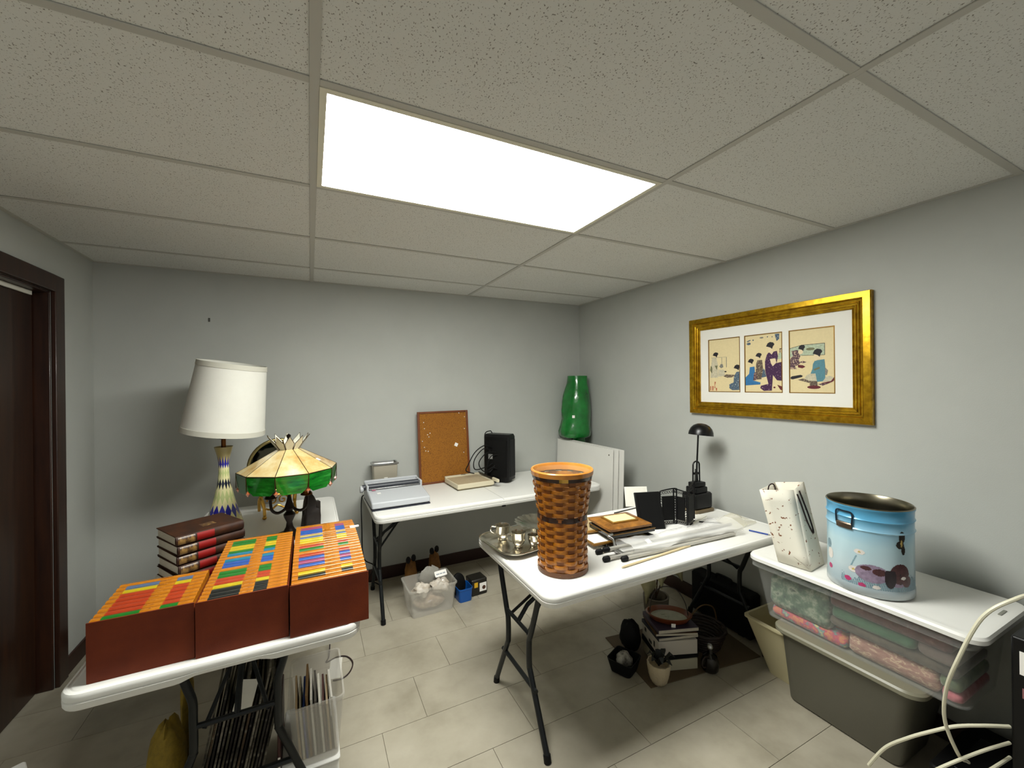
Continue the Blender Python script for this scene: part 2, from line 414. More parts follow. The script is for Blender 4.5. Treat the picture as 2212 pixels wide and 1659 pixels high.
# stack of dark books with red spine labels
BCOV = mat('dark_brown_leather', '2a1308', .6, spec=.25, ramp=[(.3, '200e06'), (.7, '3e200c')], vscale=20, bump=.2, bscale=150)
BRED = mat('red_spine_label', '7d0d08', .6, spec=.25)
BGLT = mat('gilt_brown', '6d4719', .4, ramp=[(.48, '3a200b'), (.62, '8a6a38')], vscale=60, stretch=(1, 1, .4))
bt = .0384
for k in range(6):
    jx, jy, ja = random.uniform(-.006, .006), random.uniform(-.006, .006), random.uniform(-.03, .03)
    if k == 5: jx, jy, ja = -.004, -.003, 0
    pos = ['lowest', 'fifth from the top', 'fourth from the top', 'third from the top', 'second from the top', 'topmost'][k]
    b = thing('dark_book', 'thick dark brown book with red spine label, %s of its stack' % pos, 'book', (-.465 + jx, 1.985 + jy, T + k * bt), math.radians(31) + ja, 'stack of dark books')
    MB().box(0, .002, .0006, .238, .202, .0036).build('back_board', BCOV, b, bev=.001)
    MB().box(0, .002, bt - .004, .238, .202, bt - .0006).build('front_board', BCOV, b, bev=.001)
    m = MB(); m.loft([[(x, .004, .0006), (x, -.004, .006), (x, -.006, bt / 2), (x, -.004, bt - .006), (x, .004, bt - .0006), (x, .008, bt / 2)] for x in (0, .238)])
    m.build('spine', BCOV, b, ang=60)
    MB().box(.004, .006, .0036, .234, .196, bt - .004).build('page_block', PAGES, b)
    for nm, a, e, mt in (('gilt_band', .006, .062, BGLT), ('red_label', .068, .128, BRED)):
        m = MB(); P = [(.0036, .0016), (-.0047, .006), (-.0068, bt / 2), (-.0047, bt - .006), (.0036, bt - .0016)]
        m.loft([[(x, y, z) for y, z in P] + [(x, .006, z) for y, z in reversed(P)] for x in (a, e)]); m.build(nm, mt, b, ang=60)
    if k == 5: MB().box(.11, .055, bt - .0006, .16, .10, bt - .0002).build('cover_emblem', BGLT, b)

# tall lamp with harlequin scale base and white drum shade
lp = thing('table_lamp', 'tall lamp with white drum shade and blue and cream diamond base', 'lamp', (-.455, 2.875, T))
CRM = mat('lamp_cream', 'e6dfa8', .25, coat=.4); PGR = mat('lamp_pale_green', 'c3cc8a', .25, coat=.4); BLU = mat('lamp_blue', '24249a', .22, coat=.5); NAV = mat('lamp_navy', '101c34', .25, coat=.5)
TAN = mat('lamp_tan', 'b9a870', .3, coat=.3)
zz = [0, .05, .095, .135, .175, .215, .25, .28, .31, .335, .36, .41, .46]
rr = [.098, .084, .069, .057, .048, .040, .033, .029, .027, .026, .026, .033, .047]
ci = [0, 0, 2, 0, 1, 0, 3, 0, 1, 0, 2, 4, 4]
n = 14; m = MB(); V = []; F = []; MI = []
def vid(k, j): return k * n + (j % n)
for k in range(13):
    for j in range(n):
        a = 2 * PI * (j + (.5 if k % 2 else 0)) / n; V.append((rr[k] * math.cos(a), rr[k] * math.sin(a), zz[k]))
for k in range(13):
    for j in range(n):      # diamond centred between ring k-1 and k+1
        if k % 2 == 0: l, r = j - 1, j
        else: l, r = j, j + 1
        # centre ring vertices: neighbours j, j+1 on ring k, tips on rings k-1 / k+1
        if k % 2 == 0: c0, c1, tip = vid(k, j), vid(k, j + 1), j
        else: c0, c1, tip = vid(k, j), vid(k, j + 1), j + 1
        if k > 0: F.append((c0, c1, vid(k - 1, tip))); MI.append(ci[k])
        if k < 12: F.append((c1, c0, vid(k + 1, tip))); MI.append(ci[k])
m.v = V; m.f = F; m.m = MI
m.build('lamp_base', [CRM, PGR, BLU, NAV, TAN], lp, ang=80)
MB().lathe([(.094, -.0), (.096, .004), (.092, .008)], 32).build('foot_ring', TAN, lp)
MB().lathe([(.012, .455), (.012, .495), (.011, .502), (.024, .508), (.030, .520), (.030, .535), (.012, .545), (.012, .58)], 20).build('socket_stem', ABRASS, lp)
SHADE = mat('white_linen', 'e4e3da', .8, bump=.15, bscale=500, var=.02)
m = MB(); m.lathe([(.205, -.199), (.170, .199), (.1685, .199), (.2035, -.199)], 56, cap0=False, cap1=False)
sh = m.build('lamp_shade', SHADE, lp, loc=(.028, -.013, .745), rot=(math.radians(4), math.radians(7.5), 0))
for z, r in ((-.203, .2075), (.173, .1745)): MB().lathe([(r, z), (r - .0024, z + .028), (r - .0056, z + .028), (r - .0032, z)], 56, cap0=False, cap1=False).build('trim_band', mat('linen_trim', 'cbc9bc', .8), sh)
m = MB()
for a in (0, 120, 240): m.tube([(0, 0, .165), (.168 * math.cos(math.radians(a)), .168 * math.sin(math.radians(a)), .18)], .002, 6)
m.build('shade_spider', ABRASS, sh)
MB().tube([(0, 0, .55), (.018, -.008, .91)], .004, 8).build('harp_rod', ABRASS, lp)

# stained-glass lamp
tl = thing('stained_glass_lamp', 'stained glass lamp with marbled cream panels and green skirt', 'lamp', (-.107, 2.50, T))
def glass(name, cols, vscale, stretch):
    return mat(name, cols[0], .12, ramp=[(.25 + .5 * i / (len(cols) - 1), c) for i, c in enumerate(cols)], vscale=vscale, stretch=stretch, coat=.6)
CG = glass('cream_slag_glass', ['8f5a22', 'c9a768', 'd6c594', 'e2dccb'], 8, (1, 1, .5)); GG = glass('green_slag_glass', ['03300a', '0a5c14', '12701a', '3a9440'], 14, (1, 1, 4)); PG = glass('petal_glass', ['c8c6b0', 'dcdac8', 'e8e6d8'], 20, None)
AMB = mat('amber_bead', 'a85a34', .15, coat=.6); LEAD = mat('lead_came', '4a3a1c', .35, metal=.8)
DK = mat('dark_bronze', '1c120c', .38, metal=.7)
def panel(name, m_, q, parent, th=.003):
    a = [Vector(p) for p in q]; nn = (a[1] - a[0]).cross(a[2] - a[0]).normalized() * th
    mb = MB(); mb.loft([[tuple(p - nn / 2) for p in a], [tuple(p + nn / 2) for p in a]]); return mb.build(name, m_, parent)
zr, zt, zb = .368, .472, .275        # rim, crown base, skirt bottom above the table
Rr, Rt = .236, .052; off = math.radians(6)
pt = lambda r, a, z: (r * math.cos(a), r * math.sin(a), z)
for i in range(10):
    a0, a1 = off + 2 * PI * i / 10, off + 2 * PI * (i + 1) / 10; am = (a0 + a1) / 2
    panel('cream_panel', CG, [pt(Rr, a0, zr), pt(Rr, a1, zr), pt(Rt, a1, zt), pt(Rt, a0, zt)], tl)
    w0, w1 = a0 + .05, a1 - .05
    panel('green_panel', GG, [pt(Rr, a0, zr - .002), pt(Rr, a1, zr - .002), pt(Rr - .008, a1 - .02, zb + .024), pt(Rr - .015, a1 - .12, zb), pt(Rr - .015, a0 + .12, zb), pt(Rr - .008, a0 + .02, zb + .024)], tl)
    MB().tube([pt(Rr, a0, zb + .02), pt(Rr + .001, a0, zr), pt(Rt, a0, zt)], .0022, 6).build('came_rib', LEAD, tl)
    MB().tube([pt(Rr + .001, a0, zr), pt(Rr + .001, a1, zr)], .0026, 6).build('came_rim', LEAD, tl)
    MB().lathe([(.001, -.014), (.010, 0), (.001, .014)], 6, pt(Rr - .008, a0, zb + .010)).build('amber_bead', AMB, tl)
    pe = panel('crown_petal', PG, [pt(.052, a0 + .06, zt), pt(.052, a1 - .06, zt), pt(.077, a1 - .05, zt + .034), pt(.102, am, zt + .072), pt(.077, a0 + .05, zt + .034)], tl, .0025)
    MB().tube([pt(.0525, a0 + .04, zt), pt(.0775, a0 + .04, zt + .035), pt(.103, am, zt + .074), pt(.0775, a1 - .04, zt + .035), pt(.0525, a1 - .04, zt)], .0018, 5).build('petal_came', LEAD, pe)
MB().lathe([(.05, zt - .004), (.053, zt), (.05, zt + .004), (.02, zt + .006)], 20).build('crown_ring', LEAD, tl)
MB().lathe([(.005, zt), (.005, zt + .04), (.009, zt + .044), (.005, zt + .052), (.011, zt + .064), (.011, zt + .072), (.004, zt + .078)], 16).build('finial', DK, tl)
MB().lathe([(.075, 0), (.078, .008), (.06, .02), (.03, .032), (.018, .055), (.014, .08), (.027, .11), (.029, .122), (.015, .138), (.026, .155), (.014, .19), (.008, .22), (.008, .46)], 24).build('lamp_stem', DK, tl)
for s, a in ((1, -.25), (-1, -.25)):
    c_, s_ = math.cos(a) * s, math.sin(a)
    P = [(.01 * c_, .01 * s_, .165), (.03 * c_, .03 * s_, .145), (.058 * c_, .058 * s_, .138), (.082 * c_, .082 * s_, .158), (.088 * c_, .088 * s_, .20), (.086 * c_, .086 * s_, .235)]
    ar = MB().tube(bez(P, 6), .0075, 10).build('lamp_arm', DK, tl)
    MB().lathe([(.012, .215), (.030, .222), (.026, .232), (.018, .240), (.022, .255), (.021, .32)], 16, (.086 * c_, .086 * s_, 0)).build('candle_socket', ABRASS if s > 0 else DK, ar)
panel('price_sticker', STICK, [pt(.170, 5.75, .4085), pt(.170, 5.85, .4085), pt(.150, 5.86, .419), pt(.150, 5.74, .419)], tl, .001)

# gilt vanity mirror behind the stained-glass lamp
vm = thing('vanity_mirror', 'round tilting mirror in a gilt stand behind the stained glass lamp', 'mirror', (-.20, 3.02, T), .25)
ring = [(.155 * math.cos(2 * PI * i / 40), -.02 - .03 * math.sin(2 * PI * i / 40), .305 + .165 * math.sin(2 * PI * i / 40)) for i in range(40)]
MB().tube(ring, .010, 10, closed=True).build('mirror_rim', mat('aged_gilt', '9a8a5a', .3, metal=1.0), vm)
m = MB(); cfr = [Vector((0, -.02, .305))] 
m.loft([[(p[0] * .98, p[1] - .002, .305 + (p[2] - .305) * .98) for p in ring], [(p[0] * .98, p[1] + .004, .305 + (p[2] - .305) * .98) for p in ring]])
m.build('mirror_glass', mat('dark_mirror', '2b2a22', .06, metal=1.0), vm)
for s in (-1, 1):
    P = [(s * .155, -.02, .30), (s * .150, -.02, .22), (s * .10, -.02, .135), (s * .085, -.03, .11)]
    MB().tube(bez(P, 6), .007, 8).build('side_arm', BRASS, vm)
    P = [(s * .085, -.02, .13), (s * .095, -.05, .12), (s * .085, -.085, .07), (s * .085, -.11, .02), (s * .088, -.125, .008)]
    lg = MB().tube(bez(P, 6), [.011] * 12 + [.009] * 13, 8).build('front_leg', BRASS, vm)
    MB().sphere((s * .088, -.122, .012), .0125, 12, sz=.9).build('ball_foot', BRASS, lg)
    P = [(s * .085, 0, .13), (s * .09, .04, .08), (s * .085, .075, .01)]
    MB().tube(bez(P, 6), .009, 8).build('rear_leg', BRASS, vm)
MB().tube([(-.085, -.02, .128), (0, -.025, .118), (.085, -.02, .128)], .008, 8).build('crosspiece', BRASS, vm)
for s in (-1, 1):
    sp = [(s * (.03 + (.030 - .0011 * i) * math.cos(i * .35)), -.03, .085 + (.030 - .0011 * i) * math.sin(i * .35)) for i in range(26)]
    MB().tube(sp, .0045, 6).build('scroll_ornament', BRASS, vm)
P = [(-.08, -.03, .05), (-.04, -.04, .035), (0, -.035, .055), (.04, -.04, .035), (.08, -.03, .05)]
MB().tube(bez(P, 6), .006, 8).build('garland', BRASS, vm)

# dark carved figurine right of the lamp stem
fg = thing('carved_figurine', 'small dark brown carved wooden figure beside the lamp stem', 'figurine', (-.005, 2.655, T), .3)
CARV = mat('carved_dark_wood', '1d120b', .5, bump=.6, bscale=45)
m = MB(); R = []
for z, sx, sy, dx in ((0, .048, .035, .0), (.05, .046, .034, .004), (.095, .042, .032, .004), (.10, .034, .030, -.004), (.14, .030, .026, -.004), (.165, .022, .02, -.006), (.185, .009, .008, -.006)):
    R.append([(dx + x, y, z) for x, y in rrect(-sx, -sy, sx, sy, min(sx, sy) * .45, 4)])
m.loft(R); m.build('figure_body', CARV, fg, ang=50)
MB().rbox(.022, -.02, .05, .05, .02, .132, .006, .003).build('carved_block', CARV, fg)
MB().sphere((-.03, -.01, .085), .02, 10, sz=1.5).build('carved_bulge', CARV, fg)

# ================================================================ things on the back table
# small metal box
mb_ = thing('metal_canister', 'small cream square metal canister with open top by the wall', 'canister', (.505, 3.255, T))
CRMET = mat('cream_enamel', 'b8b1a0', .35, metal=.3)
m = MB(); m.loft([[(x, y, z) for x, y in rrect(-a, -a * .62, a, a * .62, .008, 3)] for a, z in ((.080, 0), (.083, .005), (.088, .205), (.085, .205), (.078, .01))]); m.build('canister_body', CRMET, mb_)
m = MB(); m.loft([[(x, y, z) for x, y in rrect(-a, -a * .66, a, a * .66, .008, 3)] for a, z in ((.087, .203), (.097, .206), (.097, .216), (.084, .216), (.082, .203))], True, False); m.build('rim', STEEL, mb_)
MB().box(-.012, -.0568, .085, .014, -.0555, .11).build('price_sticker', STICK, mb_)

# electric typewriter
TY = mat('typewriter_grey', 'b9bcc0', .45, bump=.05, bscale=300); TYD = mat('typewriter_dark', '3a3d44', .4)
ty_ = thing('typewriter', 'light grey electric typewriter with closed cover at the table end', 'typewriter', (.53, 2.93, T), .02)
W, D = .19, .19
m = MB(); m.loft([[(x, -D, z) for x, z in ((-W, .012), (W, .012), (W, .052), (-W, .052))], [(x, -D + .05, z) for x, z in ((-W, .006), (W, .006), (W, .062), (-W, .062))],
                  [(x, .03, z) for x, z in ((-W, .006), (W, .006), (W, .085), (-W, .085))]]); m.build('keyboard_cover', TY, ty_, bev=.008)
m = MB(); m.loft([[(x, .03, z) for x, z in ((-W, .006), (W, .006), (W, .075), (-W, .075))], [(x, D - .03, z) for x, z in ((-W, .006), (W, .006), (W, .085), (-W, .085))], [(x, D, z) for x, z in ((-W, .01), (W, .01), (W, .08), (-W, .08))]]); m.build('rear_body', TY, ty_, bev=.006)
MB().tube([(-W - .022, .085, .095), (W - .01, .085, .095)], .020, 16).build('platen', TYD, ty_)
MB().lathe([(.019, 0), (.024, .003), (.024, .02), (.019, .024)], 18).build('platen_knob', TY, ty_, loc=(-W - .038, .085, .085), rot=(0, PI / 2, 0))
for s in (-1, 1): MB().box(s * (W - .006) - .007, .02, .07, s * (W - .006) + .007, .175, .118).build('hood_side', TY, ty_, bev=.005)
MB().box(-W, .155, .085, W, .18, .125).build('hood_back', TY, ty_, bev=.006)
MB().box(-W + .015, .032, .084, W - .015, .052, .092).build('paper_bail', STEEL, ty_, bev=.002)
MB().box(-W + .015, .10, .10, W - .015, .105, .118).build('clear_guard', CLEAR, ty_)
MB().box(-W, -D, .0, W, D - .02, .008).build('underbody', mat('navy_plastic', '20232f', .5), ty_)
MB().box(-W + .03, -.004, .0885, -W + .055, .012, .0905).build('pink_sticker', mat('pink_sticker', 'd0708a', .5), ty_)
MB().box(-W + .055, -.055, .0745, -W + .08, -.033, .0775).build('price_sticker', STICK, ty_)
P = [(.365, 3.12, T + .005), (.325, 3.13, T - .005), (.318, 3.08, .52), (.33, 3.10, .30), (.40, 3.12, .22), (.37, 3.17, .10), (.41, 3.22, .06), (.47, 3.24, .006)]
co_ = thing('black_cable', 'black cord hanging from the back table beside its left end', 'cord'); MB().tube(bez(P, 8), .004, 6).build('cord', RUB, co_)

# corkboard leaning on the wall
cb = thing('cork_board', 'tall cork notice board in a thin brown wooden frame', 'notice board', (.995, 3.285, T), 0, rot=(math.radians(-4.6), 0, .06))
CORK = fleck_mat('cork', '915a14', '6c4010', 220, .40, tint='9a661c', bump=.5)
MB().box(-.205, -.006, .012, .205, .004, .575).build('cork_panel', CORK, cb)
FRB = mat('brown_moulding', '6a3412', .4, ramp=[(.3, '5c2c10'), (.7, '78401a')], vscale=8, stretch=(1, 1, .3))
for b in ((-.22, -.012, 0, -.203, .008, .587), (.203, -.012, 0, .22, .008, .587), (-.203, -.012, 0, .203, .008, .016), (-.203, -.012, .571, .203, .008, .587)): MB().box(*b).build('frame_strip', FRB, cb, bev=.002)
o = MB().box(-.014, -.001, -.014, .014, .001, .014).build('price_sticker', STICK, cb, loc=(.105, -.0072, .30), rot=(0, .5, 0))
random.seed(3)
for u, v in ((-.17, .50), (-.165, .45), (-.12, .41), (-.14, .40), (-.13, .38), (-.17, .30), (-.16, .27), (-.14, .265), (.19, .53), (.185, .43), (.14, .565), (.17, .23), (-.185, .35)):
    MB().sphere((u, -.008, v), .004, 8).build('push_pin', STICK, cb)

# paper trimmer
pt_ = thing('paper_trimmer', 'beige desktop paper trimmer with a blade arm', 'paper trimmer', (1.135, 3.09, T), math.radians(3))
BEI = mat('beige_plastic', 'cfc6ac', .45); BEI2 = mat('beige_grid_bed', 'b3a284', .6, var=.08, vscale=60)
m = MB(); m.rbox(-.155, -.135, .012, .155, .155, .048, .008, .004); m.build('base', BEI, pt_)
MB().box(-.145, -.125, .047, .12, .13, .0495).build('cutting_bed', BEI2, pt_)
MB().rbox(-.155, .128, .046, .155, .155, .060, .004, .003).build('rule_fence', BEI, pt_)
MB().box(-.02, .13, .060, .02, .134, .063).build('fence_mark', mat('dark_print', '3a352a', .6), pt_)
MB().rbox(-.14, -.12, 0, .14, .14, .013, .006, .002).build('plinth', mat('trimmer_plinth_grey', '8b8266', .7), pt_)  # plinth in a darker grey than the beige base
MB().box(.145, -.14, .050, .153, .15, .066).build('blade_arm', mat('dark_steel', '3b3836', .35, metal=.9), pt_)
MB().rbox(.140, -.215, .046, .160, -.115, .070, .008, .004).build('arm_handle', BEI, pt_)

# black audio unit with a tangle of cables
sp_ = thing('black_speaker', 'black upright speaker box with a tangle of cables', 'speaker', (1.425, 3.12, T), math.radians(38))
m = MB(); m.loft([[(x, y, .022) for x, y in rrect(-.085, -.115, .04, .115, .010, 3)], [(x, y, .37) for x, y in rrect(-.083, -.115, .04, .115, .010, 3)], [(x, y, .392) for x, y in rrect(-.065, -.108, .03, .11, .010, 3)]]); m.build('cabinet', BLACK, sp_)
MB().box(-.088, -.095, .05, -.083, .095, .345).build('rear_panel', BLKM, sp_)
MB().box(-.06, -.118, .05, .03, -.114, .35).build('grille', mat('grille_cloth', '09090a', .9), sp_)
MB().rbox(-.075, -.09, 0, .035, .09, .024, .02, .004).build('foot', BLACK, sp_)
MB().box(-.0885, .03, .19, -.086, .07, .23).build('rating_label', mat('grey_label', '8e908e', .5), sp_)
random.seed(11)
for k, P in enumerate(([(-.086, .05, .28), (-.14, .04, .31), (-.20, .06, .26), (-.235, .09, .16), (-.245, .10, .11), (-.20, .08, .085)],
                       [(-.086, .06, .26), (-.15, .05, .28), (-.21, .05, .20), (-.20, .07, .12), (-.15, .03, .13), (-.10, .02, .16)],
                       [(-.086, .0, .25), (-.15, .0, .25), (-.19, .03, .17), (-.16, .02, .10), (-.12, -.02, .13), (-.09, -.04, .11)],
                       [(-.06, .08, .40), (-.08, .09, .42), (-.12, .09, .40), (-.12, .08, .30), (-.095, .06, .25)],
                       [(-.086, -.04, .23), (-.13, -.02, .22), (-.15, .0, .13), (-.13, .03, .05), (-.10, .0, .01), (-.06, -.12, .006)],
                       [(-.086, .02, .14), (-.12, .02, .09), (-.15, .03, .10), (-.13, .0, .04), (-.11, -.05, .006)])):
    P = [(-.086 + (x + .086) * 1.0, y * .6 - (x + .086) * .80, z) if x < -.0861 else (x, y * .6, z) for x, y, z in P]
    MB().tube(bez(P, 8), .0042, 6).build('cable', RUB, sp_)

# ================================================================ far corner
fb = mat('foam_board_white', 'd9d8d2', .6, var=.02, vscale=4)
for k, (y0, y1, x, h, lab) in enumerate(((2.545, 3.35, 2.098, 1.00, 'large white foam board in the corner, frontmost sheet with a pin hole'),
                                     (2.505, 3.345, 2.116, 1.004, 'thin white foam board sandwiched between two others in the corner'),
                                     (2.462, 3.34, 2.134, 1.008, 'white foam board in the corner, rearmost and nearest the camera at its edge'))):
    o = tag(MB().box(-.004, y0 - 2.9, 0, .004, y1 - 2.9, h).build('foam_board', fb, bev=.001, loc=(x, 2.9, .0008), rot=(0, math.radians(2.2), 0)), lab, 'foam board', 'white foam boards in the corner')
    if k == 0: MB().sphere((-.004, -.31, .955), .006, 8).build('pin_hole', mat('dark_hole', '4a463c', .8), o)
gr = thing('green_wrap_roll', 'tall roll wrapped in wrinkled green plastic standing in the corner', 'roll', (2.252, 3.208, 0))
GRN = mat('green_poly', '06651c', .25, ramp=[(.3, '04561a'), (.7, '0a7d2c')], vscale=8, bump=1.0, bscale=22, coat=.5)
m = MB(); R = []; random.seed(5)
prof = [(0, .06, .03), (.3, .06, .03), (.95, .06, .03), (1.018, .07, .02), (1.026, .128, -.012), (1.04, .146, -.018), (1.08, .150, -.018), (1.14, .140, -.014), (1.2, .134, -.004), (1.28, .136, -.002), (1.36, .132, .0), (1.42, .122, .006), (1.48, .108, .012), (1.53, .098, .016), (1.585, .094, .018), (1.60, .093, .018)]
for z, r, dx in prof:
    R.append([(dx + (r * (1 + (.05 * math.sin(5 * a + z * 9) + .035 * math.sin(9 * a - z * 24) + .02 * math.sin(13 * a + z * 60)) * (1 if .9 < z < 1.5 else .2))) * math.cos(a), (r * (1 + .04 * math.sin(4 * a + z * 11))) * math.sin(a), z) for a in [2 * PI * j / 36 for j in range(36)]])
m.loft(R, True, False); m.loft([[(.018 + .082 * math.cos(a), .082 * math.sin(a), z) for a in [2 * PI * j / 36 for j in range(36)]] for z in (1.3, 1.6)], False, False)
m.build('plastic_wrap', GRN, gr, ang=70)
MB().lathe([(.078, 1.28), (.078, 1.57), (.06, 1.57), (.06, 1.28)], 24, (.018, 0, 0)).build('inner_roll', mat('dark_green_inner', '0a3a14', .7), gr)
MB().box(-.012, -.001, -.012, .012, .001, .012).build('price_sticker', STICK, gr, loc=(-.097, -.097, 1.225), rot=(0, 0, math.radians(-45)))

# ================================================================ things on the right-hand table
# tall woven basket
bk = thing('woven_basket', 'tall flared brown woven splint basket on the table corner', 'basket', (.983, 1.512, T))
WV = mat('honey_splint', '9c5c12', .33, ramp=[(.3, '864a0c'), (.55, 'a46414'), (.75, 'b8781c')], vscale=9, stretch=(3, 3, 3), coat=.3, rnd=.10)
WV2 = mat('splint_stake', '8a4a14', .4, ramp=[(.3, '6e3a0e'), (.7, '8a4e16')], vscale=9); WDK = mat('walnut_band', '2a1408', .35, coat=.3); RIMW = mat('honey_rim', 'b8752a', .28, ramp=[(.3, 'a8641e'), (.7, 'c88a3c')], vscale=6, coat=.5)
NS = 14
def rad(z):
    if z < .235: return .1055 - .0015 * math.sin(PI * z / .235)
    return .1035 + (z - .235) / .20 * .0275
def wring(z0, z1, amp, ph, base=0.0, th=.0022, n=NS * 8):
    V = []; 
    for j in range(n):
        a = 2 * PI * j / n; w = amp * math.cos(NS / 2 * a + ph)
        for z, q in ((z0, w), ((z0 + z1) / 2, w + .0008), (z1, w), (z1, w - th), (z0, w - th)):
            r = rad(z) + base + q; V.append((r * math.cos(a), r * math.sin(a), z))
    F = []
    for j in range(n):
        a, b = j * 5, ((j + 1) % n) * 5
        for k in range(5): F.append((a + k, b + k, b + (k + 1) % 5, a + (k + 1) % 5))
    return MB().add(V, F)
nrow = 0
for z0, cnt, hh in ((.020, 13, .0158), (.250, 9, .0164)):
    for k in range(cnt):
        z = z0 + k * hh; wring(z + .0006, z + hh - .0006, .0050, PI * (nrow % 2)).build('weaver', WV, bk, ang=60); nrow += 1
for j in range(NS):
    a = 2 * PI * (j + .0) / NS; m = MB(); R = []
    for z in (.006, .10, .19, .235, .32, .41):
        r = rad(z) - .0008; w = .014
        R.append([(r2_ * math.cos(a + s * w / r), r2_ * math.sin(a + s * w / r), z) for r2_, s in ((r - .0012, -1), (r - .0012, 1), (r + .0012, 1), (r + .0012, -1))])
    m.loft(R); m.build('stake', WV2, bk)
wring(.002, .022, 0, 0, .004).build('base_band', mat('base_band_wood', '5a3312', .4), bk)
for k in range(NS): 
    a = 2 * PI * k / NS; MB().sphere(((rad(.012) + .0045) * math.cos(a), (rad(.012) + .0045) * math.sin(a), .012), .002, 6).build('tack', BRASS, bk)
wring(.226, .247, .0028, 0, .0015).build('waist_band', WDK, bk)
for k in range(NS // 2):
    a = 2 * PI * (k + .5) / (NS / 2); m = MB(); r = rad(.237) + .0035
    m.loft([[(q * math.cos(a + s * .007 / r), q * math.sin(a + s * .007 / r), z) for q, s in ((r - .001, -1), (r - .001, 1), (r + .0014, 1), (r + .0014, -1))] for z in (.230, .244)]); m.build('band_stitch', WV2, bk)
wring(.398, .416, 0, 0, .003).build('leather_band', WDK, bk)
m = MB(); m.lathe([(rad(.416) + .006, .414), (rad(.43) + .006, .432), (rad(.43) + .003, .436), (rad(.43) - .004, .436), (rad(.43) - .006, .43), (rad(.40) - .006, .405), (rad(.40) - .002, .405)], 64, cap0=False, cap1=False); m.build('rim_hoop', RIMW, bk)
m = MB(); aa = math.radians(240); r = rad(.407) + .0062
m.loft([[(q * math.cos(aa + da), q * math.sin(aa + da), z) for q, z in ((r, .400), (r + .001, .400), (r + .001, .415), (r, .415))] for da in (-.14, -.07, 0, .07, .14)]); m.build('brass_plate', BRASS, bk)
MB().lathe([(.101, .004), (.101, .009)], 48).build('basket_floor', WV2, bk)
MB().lathe([(.098, .01), (.0975, .12), (.096, .232), (.122, .425), (.121, .425), (.095, .233), (.0965, .12), (.097, .01)], 48, cap0=False, cap1=False).build('plastic_liner', mat('liner', 'e8d8b8', .08, alpha=.07, spec=.7), bk)

# silver tray, pitchers and footed bowl
tr = thing('silver_tray', 'large tarnished silver tray at the table corner', 'tray', (.975, 1.845, T), math.radians(8))
m = MB(); m.loft([[(x, y, z) for x, y in rrect(-a, -b, a, b, r_, 7)] for a, b, r_, z in ((.150, .110, .05, .010), (.165, .125, .06, .006), (.185, .145, .07, .012), (.20, .16, .075, .024), (.205, .165, .078, .026), (.205, .165, .078, .023), (.185, .145, .07, .007), (.15, .11, .05, .002))]); m.build('tray_dish', SILVER, tr)
m = MB(); m.tube([(x, y, .027) for x, y in rrect(-.205, -.165, .205, .165, .078, 7)], .004, 8, closed=True); m.build('beaded_rim', SILVER, tr)
def pot(name, label, loc, s, handle=True, rz=0, prof=None):
    t = thing(name, label, 'silverware', loc, rz, 'silver pieces on the tray')
    p = prof or [(.020, 0), (.024, .004), (.022, .012), (.030, .02), (.036, .04), (.037, .068), (.040, .078), (.037, .079), (.034, .066), (.033, .03), (.015, .018)]
    MB().lathe([(r * s, z * s) for r, z in p], 28).build('body', SILVER, t)
    if handle: MB().tube(bez([(.034 * s, 0, .068 * s), (.058 * s, 0, .07 * s), (.062 * s, 0, .045 * s), (.035 * s, 0, .028 * s)], 5), .004 * s, 8).build('handle', SILVER, t)
    return t
zt_ = T + .0105
pot('silver_cup', 'silver cup with looped handle at the left back of the tray', (.875, 1.905, zt_), .95, rz=2.6)
pot('silver_creamer', 'small silver creamer with handle at the front corner of the tray', (.905, 1.785, zt_), .92, rz=2.9)
cb2 = thing('footed_bowl', 'wide footed silver bowl with fluted rim on the tray', 'bowl', (1.048, 1.845, zt_), 0, 'silver pieces on the tray')
m = MB(); R = []
for r, z, fl in ((.042, 0, 0), (.044, .004, 0), (.03, .012, 0), (.012, .022, 0), (.010, .05, 0), (.014, .062, 0), (.045, .074, 0), (.085, .092, .02), (.112, .108, .05), (.118, .112, .05), (.112, .111, .05), (.08, .095, .02), (.04, .08, 0), (.01, .075, 0)):
    z *= .78; R.append([(r * (1 + fl * math.cos(18 * a)) * math.cos(a), r * (1 + fl * math.cos(18 * a)) * math.sin(a), z) for a in [2 * PI * j / 72 for j in range(72)]])
m.loft(R); m.build('bowl', SILVER, cb2)
pot('silver_sugar_pot', 'small silver sugar pot in front of the footed bowl on the tray', (.975, 1.762, zt_), .7, handle=True, rz=-1.2)

# stacked picture frames
def frame_flat(name, label, loc, rz, w, d, h, bw, mf, mi, tilt=(0, 0), zin=.3, group='picture frames stacked on the table'):
    t = thing(name, label, 'picture frame', loc, rz, group, rot=(tilt[0], tilt[1], rz))
    for x0, y0, x1, y1 in ((-w, -d, w, -d + bw), (-w, d - bw, w, d), (-w, -d + bw, -w + bw, d - bw), (w - bw, -d + bw, w, d - bw)):
        MB().box(x0, y0, 0, x1, y1, h).build('moulding', mf, t, bev=min(.004, h * .3))
    MB().box(-w + bw * .9, -d + bw * .9, .001, w - bw * .9, d - bw * .9, h * zin + .001).build('backing_panel', mi, t)
    return t
GOLDW = mat('gold_wood', '8a6224', .35, metal=.35, var=.15, vscale=25); WOODF = mat('brown_burl', '7a4a16', .35, ramp=[(.3, '5c3610'), (.7, '9a6624')], vscale=30, coat=.3)
TANM = mat('tan_mat', '9c8a66', .7); GLOSSK = mat('black_gloss', '0e0d0c', .15, coat=.4)
frame_flat('picture_frame', 'black picture frame at the bottom of the stack of frames', (1.44, 1.705, T), math.radians(2), .155, .125, .014, .02, GLOSSK, TANM)
